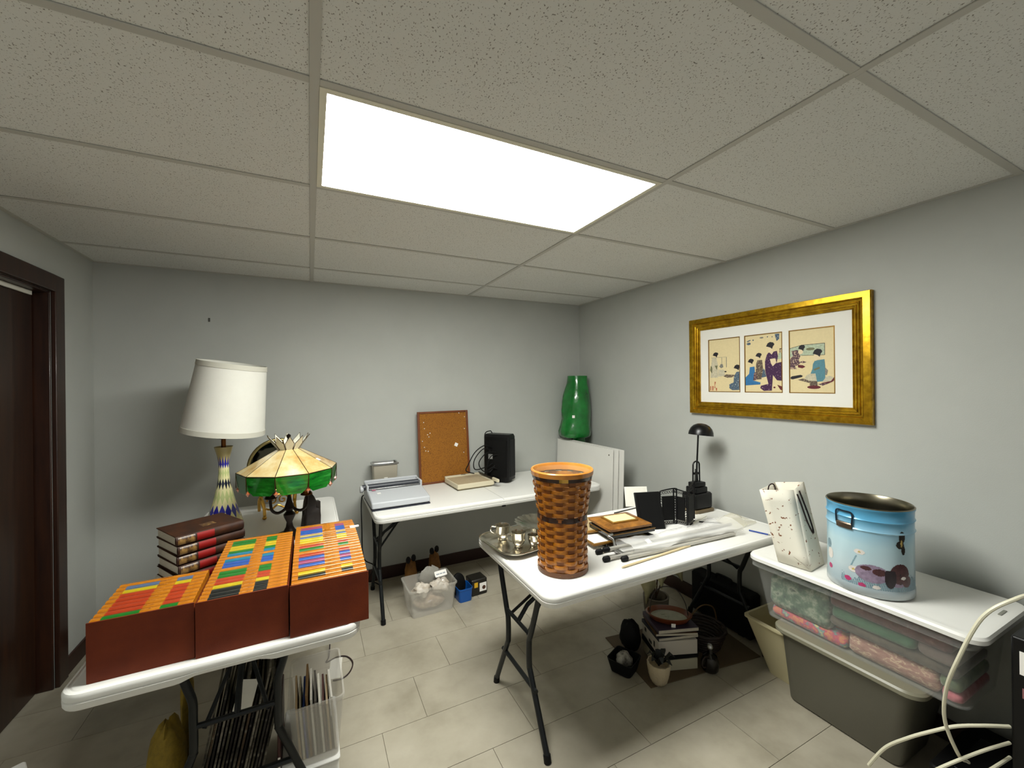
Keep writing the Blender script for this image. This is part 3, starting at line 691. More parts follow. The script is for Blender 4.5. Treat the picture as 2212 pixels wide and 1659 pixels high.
frame_flat('picture_frame', 'narrow gold picture frame low on the left of the stack', (1.345, 1.735, T + .0145), math.radians(-3), .12, .14, .012, .014, GOLDW, PAPER)
frame_flat('picture_frame', 'tan picture frame with thin dark edge lying behind the plaque', (1.395, 1.815, T + .027), math.radians(-8), .105, .10, .013, .012, GOLDW, TANM, zin=.7)
frame_flat('picture_frame', 'black and gold picture frame directly under the wooden plaque', (1.455, 1.675, T + .0405), math.radians(-4), .135, .10, .022, .018, GLOSSK, GLOSSK)
MB().box(-.136, -.101, .016, .136, .101, .019).build('gilt_edge', GOLDW, bpy.data.objects[[o.name for o in bpy.data.objects if o.name.startswith('picture_frame')][-1]])
pl = thing('wooden_plaque', 'brown wooden plaque with blank cream panel on top of the frames', 'plaque', (1.455, 1.690, T + .063), math.radians(-5))
m = MB(); m.loft([[(x, y, z) for x, y in rrect(-a, -b, a, b, .006, 2)] for a, b, z in ((.120, .095, 0), (.128, .103, .005), (.128, .103, .016), (.112, .087, .024), (.085, .062, .026), (.082, .059, .024))]); m.build('plaque_board', WOODF, pl, ang=30)
MB().box(-.078, -.055, .0225, .078, .055, .031).build('inner_frame', GOLDW, pl, bev=.002)
MB().box(-.068, -.045, .030, .068, .045, .0325).build('cream_panel', mat('cream_panel', 'e6dc9a', .55), pl)

# black standing frames
e1 = thing('easel_frame', 'plain black frame leaning back on its strut beside the plaque', 'picture frame', (1.672, 1.675, T), math.radians(-18), 'black standing frames')
o = bpy.data.objects.new('frame_panel', None)
MB().box(-.075, -.006, 0, .075, .006, .20).build('frame_face', mat('black_satin', '090909', .5, spec=.25), e1, bev=.003, rot=(math.radians(-20), 0, 0))
MB().box(-.058, -.008, .018, .058, -.004, .182).build('inset_panel', BLKM, e1, rot=(math.radians(-20), 0, 0))
MB().box(-.02, -.002, 0, .02, .002, .165).build('strut', BLKM, e1, loc=(0, .112, 0), rot=(math.radians(19), 0, 0))
TRI = mat('black_filigree', '08080a', .5, spec=.25)
tf = thing('folding_screen_frame', 'black hinged filigree frame with arched panels standing on the table', 'picture frame', (1.850, 1.635, T), 0, 'black standing frames')
def screen_leaf(x, y, rz, w, h, par, arch):
    p = MB().box(-w / 2 + .012, -.003, .024, w / 2 - .012, .003, h - .03).build('leaf_panel', BLKM, par, loc=(x, y, 0), rot=(0, 0, rz))
    m = MB(); top = [(-w / 2, 0, h)] + [(-w / 2 + w * i / 10, 0, h + arch * math.sin(PI * i / 10 * .5)) for i in range(1, 10)] + [(w / 2, 0, h + arch)]
    m.tube([(-w / 2, 0, 0)] + top + [(w / 2, 0, 0)], .004, 6, closed=True); m.build('leaf_border', TRI, p)
    m = MB()
    for i in range(7):
        cx = -w / 2 + w * (i + .5) / 7; zz_ = h - .012 + arch * .6 * math.sin(PI * (i + .5) / 7 * .5)
        m.tube(arc((cx, 0, zz_), w / 15, 20, 330, 8), .0016, 5); m.tube(arc((cx, 0, .012), w / 15, -150, 160, 8), .0016, 5)
    for i in range(9):
        z = .03 + (h - .06) * (i + .5) / 9
        for s in (-1, 1): m.tube(arc((s * (w / 2 - .006), 0, z), .006, 0, 300, 7), .0014, 5)
    m.build('filigree', TRI, p)
screen_leaf(-.035, .06, math.radians(-18), .10, .190, tf, .012)
screen_leaf(.075, .0, math.radians(24), .125, .195, tf, .035)
screen_leaf(.025, .03, math.radians(112), .075, .185, tf, .010)
MB().box(.06, -.0315, .035, .085, -.0295, .042).build('price_label', STICK, tf)

# black desk lamp
dl = thing('desk_lamp', 'black desk lamp with dome shade on a thin upright arm', 'lamp', (2.17, 1.80, T), 0)
MB().rbox(-.085, -.065, .0, .085, .065, .02, .012, .004).build('weight_base', mat('grey_wood_base', '6b5c42', .5), dl)
MB().rbox(-.075, -.055, .02, .085, .055, .115, .02, .008).build('transformer', BLACK, dl)
MB().rbox(-.05, -.04, .115, .055, .04, .150, .008, .004).build('upper_block', BLACK, dl)
MB().rbox(-.04, -.03, .152, .05, .03, .178, .006, .003).build('collar', BLACK, dl)
for s in (-1, 1):
    MB().tube([(s * .03, 0, .175), (s * .028, 0, .275)] + [(s * .028 * math.cos(math.radians(a)), 0, .285 + .022 * math.sin(math.radians(a))) for a in (10, 30, 55, 80, 90)], .0045, 8).build('bracket', BLACK, dl)
    MB().tube([(s * .014, 0, .175), (s * .008, 0, .26)], .003, 6).build('inner_rod', BLACK, dl)
MB().box(-.02, -.006, .225, .02, .006, .238).build('bracket_bar', BLACK, dl)
MB().tube([(0, 0, .17), (.008, .0, .30), (.022, .0, .485)], .0052, 8).build('arm', BLACK, dl)
m = MB(); m.lathe([(.0, .075), (.025, .072), (.047, .061), (.063, .043), (.072, .020), (.074, 0), (.071, 0), (.068, .018), (.058, .04), (.04, .058), (.0, .068)], 32, cap0=False, cap1=False); m.build('dome_shade', mat('black_satin_shade', '08080a', .32, spec=.4), dl, loc=(.045, 0, .468), rot=(0, math.radians(7), 0))

# envelope and papers at the back edge
e = MB().box(-.075, -.0015, 0, .075, .0015, .125).build('white_card', PAPER, loc=(1.90, 2.035, T), rot=(math.radians(-14), 0, math.radians(-24))); tag(e, 'plain white card propped behind the black frames', 'card')
bf = frame_flat('picture_frame', 'white panel with black edges lying flat behind the black frames', (1.80, 1.905, T), math.radians(6), .13, .09, .012, .016, GLOSSK, PAPER, zin=.6, group='loose papers and frames')
pp = tag(MB().box(-.09, -.06, 0, .09, .06, .003).build('paper_sheet', PAPER, loc=(2.02, 1.72, T), rot=(0, 0, .3)), 'flat white paper under the black desk lamp side', 'paper')
pk = thing('black_pen', 'thin black pen lying near the desk lamp', 'pen', (2.04, 1.60, T + .004), math.radians(-38)); MB().tube([(-.06, 0, 0), (.055, 0, 0)], .004, 8).build('pen_barrel', RUB, pk); MB().tube([(.055, 0, 0), (.066, 0, 0)], [.004, .001], 8).build('pen_tip', STEEL, pk)
pb = thing('blue_pen', 'blue pen lying at the end of the right-hand table', 'pen', (2.125, 1.375, T + .004), math.radians(-72)); MB().tube([(-.045, 0, 0), (.045, 0, 0)], .004, 8).build('pen_barrel', mat('blue_plastic_pen', '1c3f8f', .3), pb); MB().tube([(.045, 0, 0), (.055, 0, 0)], [.004, .001], 8).build('pen_tip', STEEL, pb)

# curtain rods in a plastic sleeve
MET = mat('brushed_nickel', 'bdbab2', .35, metal=.35); rods = ((1.20, 1.472, .012, 0), (1.222, 1.552, .012, 0), (1.232, 1.512, .034, 0), (1.275, 1.437, .012, 0))
dirv = Vector((.93, -.02, 0)).normalized()
rodlab = ['front rod', 'rear rod', 'upper rod', 'short rod']
for k, (x, y, z, q) in enumerate(rods):
    rl = [.80, .78, .80, .70][k]
    t = thing('curtain_rod', 'pale metal curtain rod in clear sleeve, %s of the bundle' % ['with the leftmost tip', 'rearmost', 'uppermost', 'shortest and frontmost'][k], 'curtain rod', (x, y, T + z), math.atan2(dirv.y, dirv.x) + [-.03, -.02, -.035, -.02][k], 'curtain rods in a clear sleeve')
    MB().tube([(.0, 0, 0), (rl, 0, 0)], .0085, 10).build('rod', MET, t)
    MB().lathe([(.0095, 0), (.012, .003), (.012, .028), (.008, .033)], 14).build('end_cap', RUB, t, rot=(0, -PI / 2, 0), loc=(.006, 0, 0))
wd = thing('wooden_dowel', 'slim pale wooden dowel in front of the curtain rods', 'dowel', (1.20, 1.385, T + .0055), math.radians(4)); MB().tube([(0, 0, 0), (.02, 0, 0), (.46, 0, 0)], [.001, .005, .005], 8).build('dowel', mat('pale_wood', 'cdbb94', .5), wd)
br_ = thing('rod_bracket', 'clear and chrome curtain bracket at the near end of the rods', 'bracket', (1.30, 1.515, T)); 
MB().tube(bez([(0, -.03, .01), (-.02, .0, .03), (0, .04, .05), (-.01, .065, .062), (.02, .07, .064)], 5), .006, 8).build('bracket_arm', STEEL, br_); MB().rbox(-.012, -.03, .0, .012, .05, .012, .004, .002).build('bracket_plate', STEEL, br_)
sl = thing('plastic_sleeve', 'long clear plastic sleeve around the curtain rods', 'plastic bag', (1.30, 1.50, T)); m = MB(); R = []; random.seed(9)
for i in range(15):
    f = i / 14; x = .02 + .72 * f; cy = .0 - .015 * f; wy = .062 + .012 * math.sin(f * 9) + (.02 if i > 12 else 0); hz = .030 + .006 * math.sin(f * 13 + 1)
    R.append([(x, cy + wy * math.cos(a) * (1 + .08 * math.sin(5 * a + i)), max(.001, .004 + hz * (1 + math.sin(a)) * .8 * (1 + .12 * math.sin(3 * a + 2 * i)))) for a in [2 * PI * j / 18 for j in range(18)]])
m.loft(R, False, False); m.build('sleeve_film', BAG, sl, ang=60)
MB().box(-.012, -.012, 0, .014, .012, .0008).build('price_sticker', STICK, sl, loc=(.14, -.03, .0475), rot=(.5, 0, .1))
m = MB(); R = []
for i in range(7):
    f = i / 6; R.append([(.0 + .20 * f + .02 * math.sin(j), .16 * (j / 8 - .5) * (1 - .3 * f), .006 + .05 * math.exp(-((j / 8 - .6) ** 2) * 8) * math.sin(PI * f * .9 + .2) + .004 * math.sin(3 * j + 2 * i)) for j in range(9)])
V = [p for r in R for p in r]; F = [(i * 9 + j, i * 9 + j + 1, (i + 1) * 9 + j + 1, (i + 1) * 9 + j) for i in range(6) for j in range(8)]
m.add(V, F); o = m.build('loose_film', mat('film_sheet', 'd8d2b8', .15, alpha=.4), loc=(2.06, 1.53, T)); tag(o, 'loose crumpled piece of clear film at the far table end', 'plastic film')

# ================================================================ framed triptych on the right wall
pf = thing('framed_triptych', 'wide gold framed triptych of women in kimono on the right wall', 'picture', (XR - .0015, 1.505, 1.315), -PI / 2)
GOLD = mat('gold_leaf', 'b5891c', .3, metal=.85, ramp=[(.3, '8f6a14'), (.55, 'bb9220'), (.75, 'd8b02c')], vscale=30)
W, H = .5185, .3225
prof = [(0, 0), (0, .022), (.003, .030), (.030, .034), (.034, .030), (.038, .022), (.046, .020), (.047, .026), (.050, .028), (.053, .026), (.054, .019), (.060, .018), (.061, .024), (.064, .025), (.067, .023), (.068, .016), (.074, .015), (.076, .019), (.080, .018), (.080, .008)]
m = MB(); m.loft([[(-W + i, -d_, i), (W - i, -d_, i), (W - i, -d_, 2 * H - i), (-W + i, -d_, 2 * H - i)] for i, d_ in prof], False, False)
m.build('frame_moulding', GOLD, pf, ang=20)
MB().box(-W + .004, -.006, .004, W - .004, 0, 2 * H - .004).build('backing', mat('kraft_backing', '6a5434', .8), pf)
# white mat with three windows
ops = [(1.505 - 1.883, 1.505 - 1.658), (1.505 - 1.629, 1.505 - 1.403), (1.505 - 1.368, 1.505 - 1.144)]
ov0, ov1 = 1.463 - 1.315, 1.811 - 1.315
MATB = mat('mat_board', 'e2e0d8', .75)
xe = [-W + .075] + [v for o in ops for v in o] + [W - .075]
m = MB()
for i in range(0, len(xe), 2): m.box(xe[i], -.011, .075, xe[i + 1], -.009, 2 * H - .075)
for a, b in ops: m.box(a, -.011, .075, b, -.009, ov0); m.box(a, -.011, ov1, b, -.009, 2 * H - .075)
m.build('mat_board', MATB, pf)
ink = {n: mat('print_' + n, h, .7, var=v, vscale=90) for n, h, v in (('paper', 'd8c79a', .03), ('black', '17131a', 0), ('purple', '3f1745', .3), ('maroon', '5a1420', .1), ('blue', '2a6a9c', .12), ('teal', '4f7f8c', .1), ('slate', '5e6e7c', .35), ('brown', '6b5a4c', .4), ('pale', 'dcc9a4', 0), ('greyrobe', 'bdb59c', .15), ('olive', '6b6a4c', .1), ('screen', 'a9b59c', .2), ('mauve', '6d5058', .5), ('red', 'b0553a', .1), ('grey', '7c7a72', .2))}
for n_, h_, l_, t_ in (('purple', '3a1540', 'a88a96', .60), ('mauve', '4e3440', 'b49a84', .52), ('slate', '46586a', '9aa6a4', .56), ('brown', '57493e', 'a8987c', .55)):
    MATS.pop('print_' + n_); ink[n_] = mat('print_' + n_, h_, .7, ramp=[(.2, h_), (t_, h_), (t_ + .05, l_)], vscale=110)
INK = list(ink.keys()); IM = [ink[k] for k in INK]
def ell(cx, cy, rx, ry, n=16): return [(cx + rx * math.cos(2 * PI * i / n), cy + ry * math.sin(2 * PI * i / n)) for i in range(n)]
def hair(x, y, s, fl=1): return [(x + fl * a * s, y + b * s) for a, b in ((-1, .1), (-.6, -.7), (0, -1), (.8, -.8), (1.1, -.3), (.7, .2), (.5, .9), (.1, .5), (-.4, .3))]
P1 = [('greyrobe', [(150, 800), (240, 800), (270, 950), (265, 1220), (110, 1215), (120, 1000)]), ('olive', [(120, 960), (150, 1000), (148, 1135), (100, 1060)]), ('olive', [(205, 965), (262, 960), (245, 1060)]), ('black', hair(220, 740, 58)),
      ('grey', [(348, 800), (356, 800), (356, 935), (348, 935)]), ('grey', [(440, 795), (452, 795), (452, 1010), (440, 1010)]), ('grey', [(130, 792), (452, 795), (452, 800), (130, 798)]), ('grey', [(300, 990), (330, 935), (370, 940), (382, 1000), (340, 1025)]), ('greyrobe', [(280, 1050), (400, 1060), (420, 1180), (270, 1200)]), ('black', ell(425, 1097, 22, 14)),
      ('brown', [(385, 1195), (440, 1155), (620, 1170), (560, 1215), (470, 1225)]), ('slate', [(640, 1110), (715, 1105), (718, 1470), (560, 1478), (500, 1440), (500, 1360), (585, 1320), (590, 1210)]), ('maroon', [(690, 1280), (718, 1260), (718, 1450), (695, 1440)]), ('black', hair(650, 1025, 62)),
      ('red', [(105, 1400), (125, 1395), (120, 1490), (105, 1490)]), ('red', [(150, 1390), (175, 1400), (165, 1495), (148, 1490)]), ('red', [(200, 1300), (225, 1310), (205, 1380), (215, 1440), (196, 1440)]), ('red', [(225, 1430), (250, 1440), (245, 1495), (228, 1490)])]
P2 = [('slate', ell(930, 495, 45, 28)), ('slate', [(885, 440), (960, 410), (980, 425), (900, 460)]), ('slate', ell(1025, 425, 16, 14)), ('grey', ell(1200, 390, 40, 16)), ('slate', ell(1320, 385, 14, 12)), ('slate', ell(1412, 395, 14, 10)), ('slate', [(1460, 340), (1550, 345), (1545, 450), (1495, 495), (1480, 430)]),
      ('screen', [(1530, 740), (1608, 730), (1608, 850), (1515, 865)]), ('brown', [(1550, 645), (1605, 640), (1605, 660), (1570, 662), (1568, 730), (1552, 735)]),
      ('slate', [(1190, 1010), (1255, 1060), (1290, 1210), (1190, 1230)]), ('brown', [(1110, 860), (1210, 860), (1225, 1050), (1190, 1260), (1090, 1270), (1075, 1100), (1085, 930)]), ('pale', ell(1110, 800, 38, 50)), ('black', hair(1135, 765, 62)),
      ('blue', [(950, 1000), (1050, 990), (1060, 1150), (1030, 1290), (1170, 1330), (1165, 1372), (850, 1392), (850, 1225), (935, 1140)]), ('mauve', [(1040, 1120), (1090, 1110), (1100, 1280), (1020, 1290)]), ('black', hair(970, 880, 62)),
      ('purple', [(1330, 720), (1500, 690), (1520, 800), (1490, 940), (1590, 920), (1605, 1300), (1500, 1290), (1420, 1180), (1395, 1500), (1260, 1500), (1330, 1360), (1270, 1100), (1265, 900), (1300, 770)]), ('purple', [(1180, 1400), (1330, 1360), (1395, 1400), (1380, 1495), (1240, 1508), (1165, 1450)]), ('maroon', [(1500, 1380), (1608, 1420), (1612, 1500), (1560, 1480)]), ('maroon', ell(1448, 1435, 20, 18)), ('pale', [(1365, 850), (1470, 840), (1490, 930), (1420, 1000), (1385, 940)]), ('pale', [(1320, 590), (1400, 600), (1440, 700), (1400, 760), (1340, 690)]), ('black', hair(1370, 575, 78))]
P3 = [('screen', [(110, 600), (380, 545), (845, 540), (845, 780), (370, 765), (110, 790)]), ('black', [(110, 596), (380, 541), (850, 536), (850, 784), (370, 770), (370, 762), (840, 775), (840, 546), (380, 550), (110, 605)]), ('olive', ell(560, 640, 90, 30)),
      ('mauve', [(150, 660), (290, 640), (350, 780), (310, 860), (350, 930), (230, 1000), (270, 1055), (115, 1050), (115, 850), (190, 760)]), ('mauve', [(330, 910), (400, 880), (480, 915), (400, 935)]), ('maroon', [(290, 960), (400, 975), (455, 1010), (390, 1042), (300, 1020)]), ('pale', ell(355, 690, 52, 50)), ('black', hair(375, 610, 72)),
      ('brown', [(290, 1290), (400, 1260), (560, 1310), (530, 1355)]), ('black', [(130, 1235), (160, 1210), (350, 1180), (395, 1200), (380, 1228), (180, 1275), (135, 1265)]), ('greyrobe', [(480, 1190), (600, 1140), (690, 1160), (680, 1330), (520, 1310), (430, 1260)]), ('greyrobe', [(840, 1240), (930, 1210), (1030, 1260), (960, 1320), (800, 1340)]), ('maroon', [(770, 1360), (960, 1320), (1020, 1240), (1040, 1290), (980, 1340), (800, 1380)]), ('mauve', [(700, 1380), (960, 1350), (800, 1415)]), ('grey', [(840, 1030), (905, 1100), (880, 1200), (830, 1180)]),
      ('teal', [(650, 890), (840, 870), (850, 1000), (850, 1260), (800, 1325), (690, 1335), (660, 1160), (560, 1160), (600, 1060), (610, 960)]), ('olive', [(620, 1070), (740, 1020), (750, 1060), (640, 1100)]), ('brown', [(540, 1310), (690, 1320), (700, 1420), (540, 1415)]), ('maroon', ell(625, 1445, 138, 36)), ('pale', [(640, 750), (740, 740), (770, 850), (660, 900), (620, 830)]), ('black', hair(700, 735, 92))]
GFIL = mat('gilt_fillet', '8a6420', .4, metal=.6)
for (a, b), shapes, (px0, px1, py0, py1) in zip(ops, (P1, P2, P3), ((75, 715, 405, 1520), (840, 1608, 310, 1545), (105, 1045, 205, 1575))):
    m = MB(); m.mi = 0; m.add([(a, -.0078, ov0), (b, -.0078, ov0), (b, -.0078, ov1), (a, -.0078, ov1)], [(0, 1, 2, 3)])
    for k, (c, poly) in enumerate(shapes):
        m.mi = INK.index(c); q = [(min(max(a + (b - a) * (x - px0) / (px1 - px0), a), b), -.0079 - .00007 * (k + 1), min(max(ov1 - (ov1 - ov0) * (y - py0) / (py1 - py0), ov0), ov1)) for x, y in poly]
        m.add(q, [tuple(range(len(q)))])
    pr_ = m.build('print_sheet', IM, pf)
    m = MB(); f = .0045
    for bx_ in ((a, -.0118, ov0, b, -.0085, ov0 + f), (a, -.0118, ov1 - f, b, -.0085, ov1), (a, -.0118, ov0 + f, a + f, -.0085, ov1 - f), (b - f, -.0118, ov0 + f, b, -.0085, ov1 - f)): m.box(*bx_)
    m.build('gilt_fillet', GFIL, pr_)

# ================================================================ bins by the right wall
TOTE = mat('grey_tote', '5e5c50', .45, bump=.1, bscale=200)
gt = thing('storage_tote', 'dark grey lidded storage tote standing on the floor', 'storage tote', (0, 0, 0))
m = MB(); R = []
for (x0, y0, x1, y1), z, r in (((2.065, .78, 2.315, 1.19), .0005, .03), ((2.055, .775, 2.32, 1.195), .01, .035), ((1.955, .70, 2.335, 1.175), .355, .045), ((1.945, .69, 2.345, 1.185), .36, .045), ((1.945, .69, 2.345, 1.185), .374, .045)):
    R.append([(x, y, z) for x, y in rrect(x0, y0, x1, y1, r, 5)])
m.loft(R); m.build('tote_body', TOTE, gt, ang=30)
TLID = mat('tote_lid', '7d7a68', .4)
m = MB(); m.loft([[(x, y, z) for x, y in rrect(1.93 + i, .665 + i, 2.36 - i, 1.20 - i, .06, 6)] for i, z in ((.004, .370), (0, .374), (0, .388), (.006, .395), (.03, .396))]); m.build('tote_lid', TLID, gt, ang=30)
cbz = .3965
cl_ = thing('clear_storage_bin', 'clear storage bin of folded fabrics with white lid, on the grey tote', 'storage bin', (0, 0, 0))
BINP = mat('bin_plastic', 'd4d6d2', .2, alpha=.11, spec=.5)
def shell(m, outer, zs, th):
    Ro = [[(x, y, z) for x, y in rrect(*o_, r, 5)] for o_, z, r in zip(outer, zs, [.04] * 9)]
    Ri = [[(x, y, max(z, zs[0] + th)) for x, y in rrect(o_[0] + th, o_[1] + th, o_[2] - th, o_[3] - th, .036, 5)] for o_, z in zip(outer, zs)]
    m.loft(Ro + Ri[::-1], True, True)
m = MB(); shell(m, [(1.985, .57, 2.285, 1.255), (1.93, .55, 2.325, 1.275), (1.905, .53, 2.35, 1.285), (1.905, .53, 2.35, 1.285)], [cbz, .635, .645, .672], .003); m.build('bin_body', BINP, cl_, ang=30)
m = MB(); m.loft([[(x, y, z) for x, y in rrect(1.895 + i, .505 + i, 2.362 - i, 1.293 - i, .055, 6)] for i, z in ((.012, .673), (0, .676), (0, .690), (.005, .698), (.016, .700), (.03, .697), (.05, .6965))]); m.build('bin_lid', WHITE, cl_, ang=30)
MB().rbox(2.17, .535, .6968, 2.23, .545, .6995, .003, .001).build('lid_latch_mark', mat('latch_grey', '8a8a80', .6), cl_, rot=(0, 0, 0))
def cloth(label, y0, y1, z0, z1, ramp, vs=18, stretch=None, x0=2.005, x1=2.27):
    nm = 'cloth_' + label.split()[0] + str(len(MATS))
    mt = mat(nm, ramp[0][1], .85, ramp=ramp, vscale=vs, stretch=stretch, sheen=.3)
    inset = (.62 - z0) / .235 * .045
    m = MB(); R = []; h = z1 - z0; xa = x0 - .048 + inset
    for ins, z in ((.012, z0), (.002, z0 + h * .2), (0, z0 + h * .5), (.003, z0 + h * .85), (.016, z1)):
        R.append([(x + .003 * math.sin(y * 60 + z * 90), y, z + .0015 * math.sin(y * 33 + x * 21)) for x, y in rrect(xa + ins, y0 + ins * .6, x1 - ins, y1 - ins * .6, .02, 5)])
    m.loft(R); o = m.build('folded_cloth', mt, ang=80); return tag(o, label, 'cloth', 'folded fabrics in the clear bin')
b0 = cbz + .0045
cloth('bright floral quilt folded at the bottom left of the clear bin', .925, 1.235, b0, .448, [(.3, 'c04864'), (.42, 'd08a5c'), (.5, 'c03a60'), (.58, '5f8f8c'), (.68, 'dcc488')], 24)
cloth('pale pink patterned cloth at the bottom right of the clear bin', .645, .92, b0, .487, [(.35, '9c7064'), (.52, 'b88e80'), (.56, 'e0c8a4'), (.60, 'b88e80'), (.8, 'a4786c')], 12, (1, 2, 5))
cloth('rose red cloth in the lower right corner of the clear bin', .585, .64, b0, .437, [(.3, 'b04a58'), (.7, 'd0808a')], 30)
cloth('green and white leafy cloth at the left of the clear bin', .985, 1.24, .4505, .60, [(.3, '2f4a38'), (.48, '5c7a62'), (.62, 'a8b49c'), (.75, '3a5044')], 26)
cloth('dark green cloth with pale edge at the right of the clear bin', .587, .642, .439, .487, [(.3, '4a5c44'), (.7, '7f8f66')], 30)
cloth('olive brown cloth across the middle of the clear bin', .59, .98, .4895, .527, [(.3, '3a3028'), (.7, '6a5f50')], 20)
cloth('green towel rolled in the middle of the clear bin', .70, .97, .529, .575, [(.3, '2c5c3e'), (.7, '4a7c5a')], 14)
cloth('grey brown cloth at the right of the clear bin', .59, .695, .529, .575, [(.3, '6a5c58'), (.7, '8a7a72')], 12)
cloth('maroon blanket folded on top inside the clear bin', .60, .97, .577, .632, [(.3, '4a2226'), (.55, '6e3c3e'), (.75, '9a6e62')], 26)

# wastebasket behind the tote
wbk = thing('waste_basket', 'cream plastic waste basket between the tote and the table leg', 'waste basket', (0, 0, 0))
m = MB(); R = []
for (x0, y0, x1, y1), z in (((2.15, 1.215, 2.31, 1.35), .0005), ((2.06, 1.215, 2.375, 1.415), .285), ((2.05, 1.21, 2.38, 1.42), .287), ((2.05, 1.21, 2.38, 1.42), .297), ((2.066, 1.22, 2.37, 1.408), .297), ((2.155, 1.22, 2.305, 1.344), .006)):
    R.append([(x, y, z) for x, y in rrect(x0, y0, x1, y1, .025, 4)])
m.loft(R); m.build('basket_body', mat('cream_plastic', 'ccc29c', .5), wbk, ang=30)

# patterned paper gift bag
gb = thing('paper_bag', 'white floral paper carrier bag with dark cord handles', 'paper bag', (0, 0, 0))
BAGM = fleck_mat('flecked_paper', 'e4e0d2', '7a4a2c', 60, .315, tint='dcd6c6', bump=.1)
zb_ = .7005; q = [(1.925, 1.155), (1.945, 1.028), (2.085, 1.045), (2.062, 1.165)]; tq = [(1.872, 1.205, 1.025), (1.985, 1.118, 1.03), (2.125, 1.150, 1.045), (2.04, 1.235, 1.035)]
def bagface(a, b):
    P = []; 
    for i in range(7):
        f = i / 6
        for j in range(5):
            g_ = j / 4; bx_, by_ = q[a][0] + (q[b][0] - q[a][0]) * g_, q[a][1] + (q[b][1] - q[a][1]) * g_
            tx_, ty_, tz_ = [tq[a][k] + (tq[b][k] - tq[a][k]) * g_ for k in range(3)]
            w_ = .006 * math.sin(PI * g_) * math.sin(PI * f) * (1 if a % 2 else -1)
            P.append((bx_ + (tx_ - bx_) * f + w_, by_ + (ty_ - by_) * f, zb_ + (tz_ - zb_) * f))
    F = [(i * 5 + j, i * 5 + j + 1, (i + 1) * 5 + j + 1, (i + 1) * 5 + j) for i in range(6) for j in range(4)]
    return P, F
for k, nm in enumerate(('front_face', 'side_face', 'rear_face', 'inner_side_face')):
    P, F = bagface(k, (k + 1) % 4); o = MB().add(P, F).build(nm, BAGM, gb, ang=50); s_ = o.modifiers.new('thickness', 'SOLIDIFY'); s_.thickness = .0008
MB().add([(x, y, zb_) for x, y in q], [(0, 1, 2, 3)]).build('bag_base', BAGM, gb)
CORD = mat('dark_cord', '24100f', .6)
def on_side(a, b, f, g_, out=.004):
    bx_, by_ = q[a][0] + (q[b][0] - q[a][0]) * g_, q[a][1] + (q[b][1] - q[a][1]) * g_; t_ = [tq[a][k] + (tq[b][k] - tq[a][k]) * g_ for k in range(3)]
    return (bx_ + (t_[0] - bx_) * f, by_ + (t_[1] - by_) * f - out, zb_ + (t_[2] - zb_) * f)
MB().tube(bez([on_side(1, 2, .93, .15), on_side(1, 2, .80, .28), on_side(1, 2, .56, .45), on_side(1, 2, .40, .66), on_side(1, 2, .44, .74), on_side(1, 2, .62, .66), on_side(1, 2, .82, .50), on_side(1, 2, .95, .38)], 6), .0032, 8).build('cord_handle', CORD, gb)
MB().tube(bez([(1.935, 1.205, .99), (1.935, 1.20, 1.035), (1.955, 1.195, 1.045), (1.965, 1.19, 1.03), (1.97, 1.19, .99)], 6), .0028, 8).build('cord_handle', CORD, gb)
for (f0, g0, f1, g1) in ((.17, .05, .13, .5), (.17, .42, .02, .95)):
    a, b = Vector(on_side(0, 1, f0, g0, .001)), Vector(on_side(0, 1, f1, g1, .001)); MB().tube([a, b], .0012, 5).build('fold_crease', mat('crease', 'a8a090', .8), gb)

# decorated tin
tn = thing('decorated_tin', 'round pale blue popcorn tin with a brown rabbit and butterfly', 'tin', (2.035, .858, .7005))
TR, TH = .137, .335
TIN = bpy.data.materials.new('tin_print'); TIN.use_nodes = True; N = TIN.node_tree.nodes; L = TIN.node_tree.links
tc = N.new('ShaderNodeTexCoord'); sx_ = N.new('ShaderNodeSeparateXYZ'); L.new(tc.outputs['Object'], sx_.inputs[0]); mr = N.new('ShaderNodeMapRange'); mr.inputs[2].default_value = TH; L.new(sx_.outputs[2], mr.inputs[0])
nz = N.new('ShaderNodeTexNoise'); nz.inputs['Scale'].default_value = 14; L.new(tc.outputs['Object'], nz.inputs['Vector']); ad = N.new('ShaderNodeMath'); ad.operation = 'MULTIPLY_ADD'; ad.inputs[1].default_value = .08; L.new(nz.outputs['Fac'], ad.inputs[0]); L.new(mr.outputs[0], ad.inputs[2])
rp = N.new('ShaderNodeValToRGB'); L.new(ad.outputs[0], rp.inputs[0]); el = rp.color_ramp.elements; el[0].position = .06; el[0].color = (*hexc('aab2b4'), 1); el[1].position = 1.0; el[1].color = (*hexc('4d9cc6'), 1)
for p, c in ((.16, '9fb0b8'), (.35, 'b4c6cc'), (.62, 'b2d0da'), (.80, '8fc0da'), (.9, '5fa8cf')): e = el.new(p); e.color = (*hexc(c), 1)
L.new(rp.outputs[0], N['Principled BSDF'].inputs['Base Color']); N['Principled BSDF'].inputs['Roughness'].default_value = .3; N['Principled BSDF'].inputs['Metallic'].default_value = .15; N['Principled BSDF'].inputs['Coat Weight'].default_value = .3
pr_ = [(TR - .004, 0), (TR, .004), (TR, .030), (TR - .002, .034), (TR - .002, .24)] + [(TR - .002 + .004 * s_, z) for s_, z in ((0, .245), (1, .250), (0, .255), (0, .285), (1, .290), (0, .295))] + [(TR - .001, .325), (TR + .002, .329), (TR + .002, .335), (TR - .003, .336)]
m = MB(); m.lathe(pr_, 72, cap1=False); m.build('tin_wall', TIN, tn, ang=45)
m = MB(); m.lathe([(TR + .001, .333), (TR + .0025, .336), (TR - .001, .339), (TR - .004, .336), (TR - .005, .30), (TR - .005, .01), (.01, .006)], 72, cap0=False); m.build('tin_interior', mat('bare_tin', '8a8472', .28, metal=1.0), tn, ang=45)
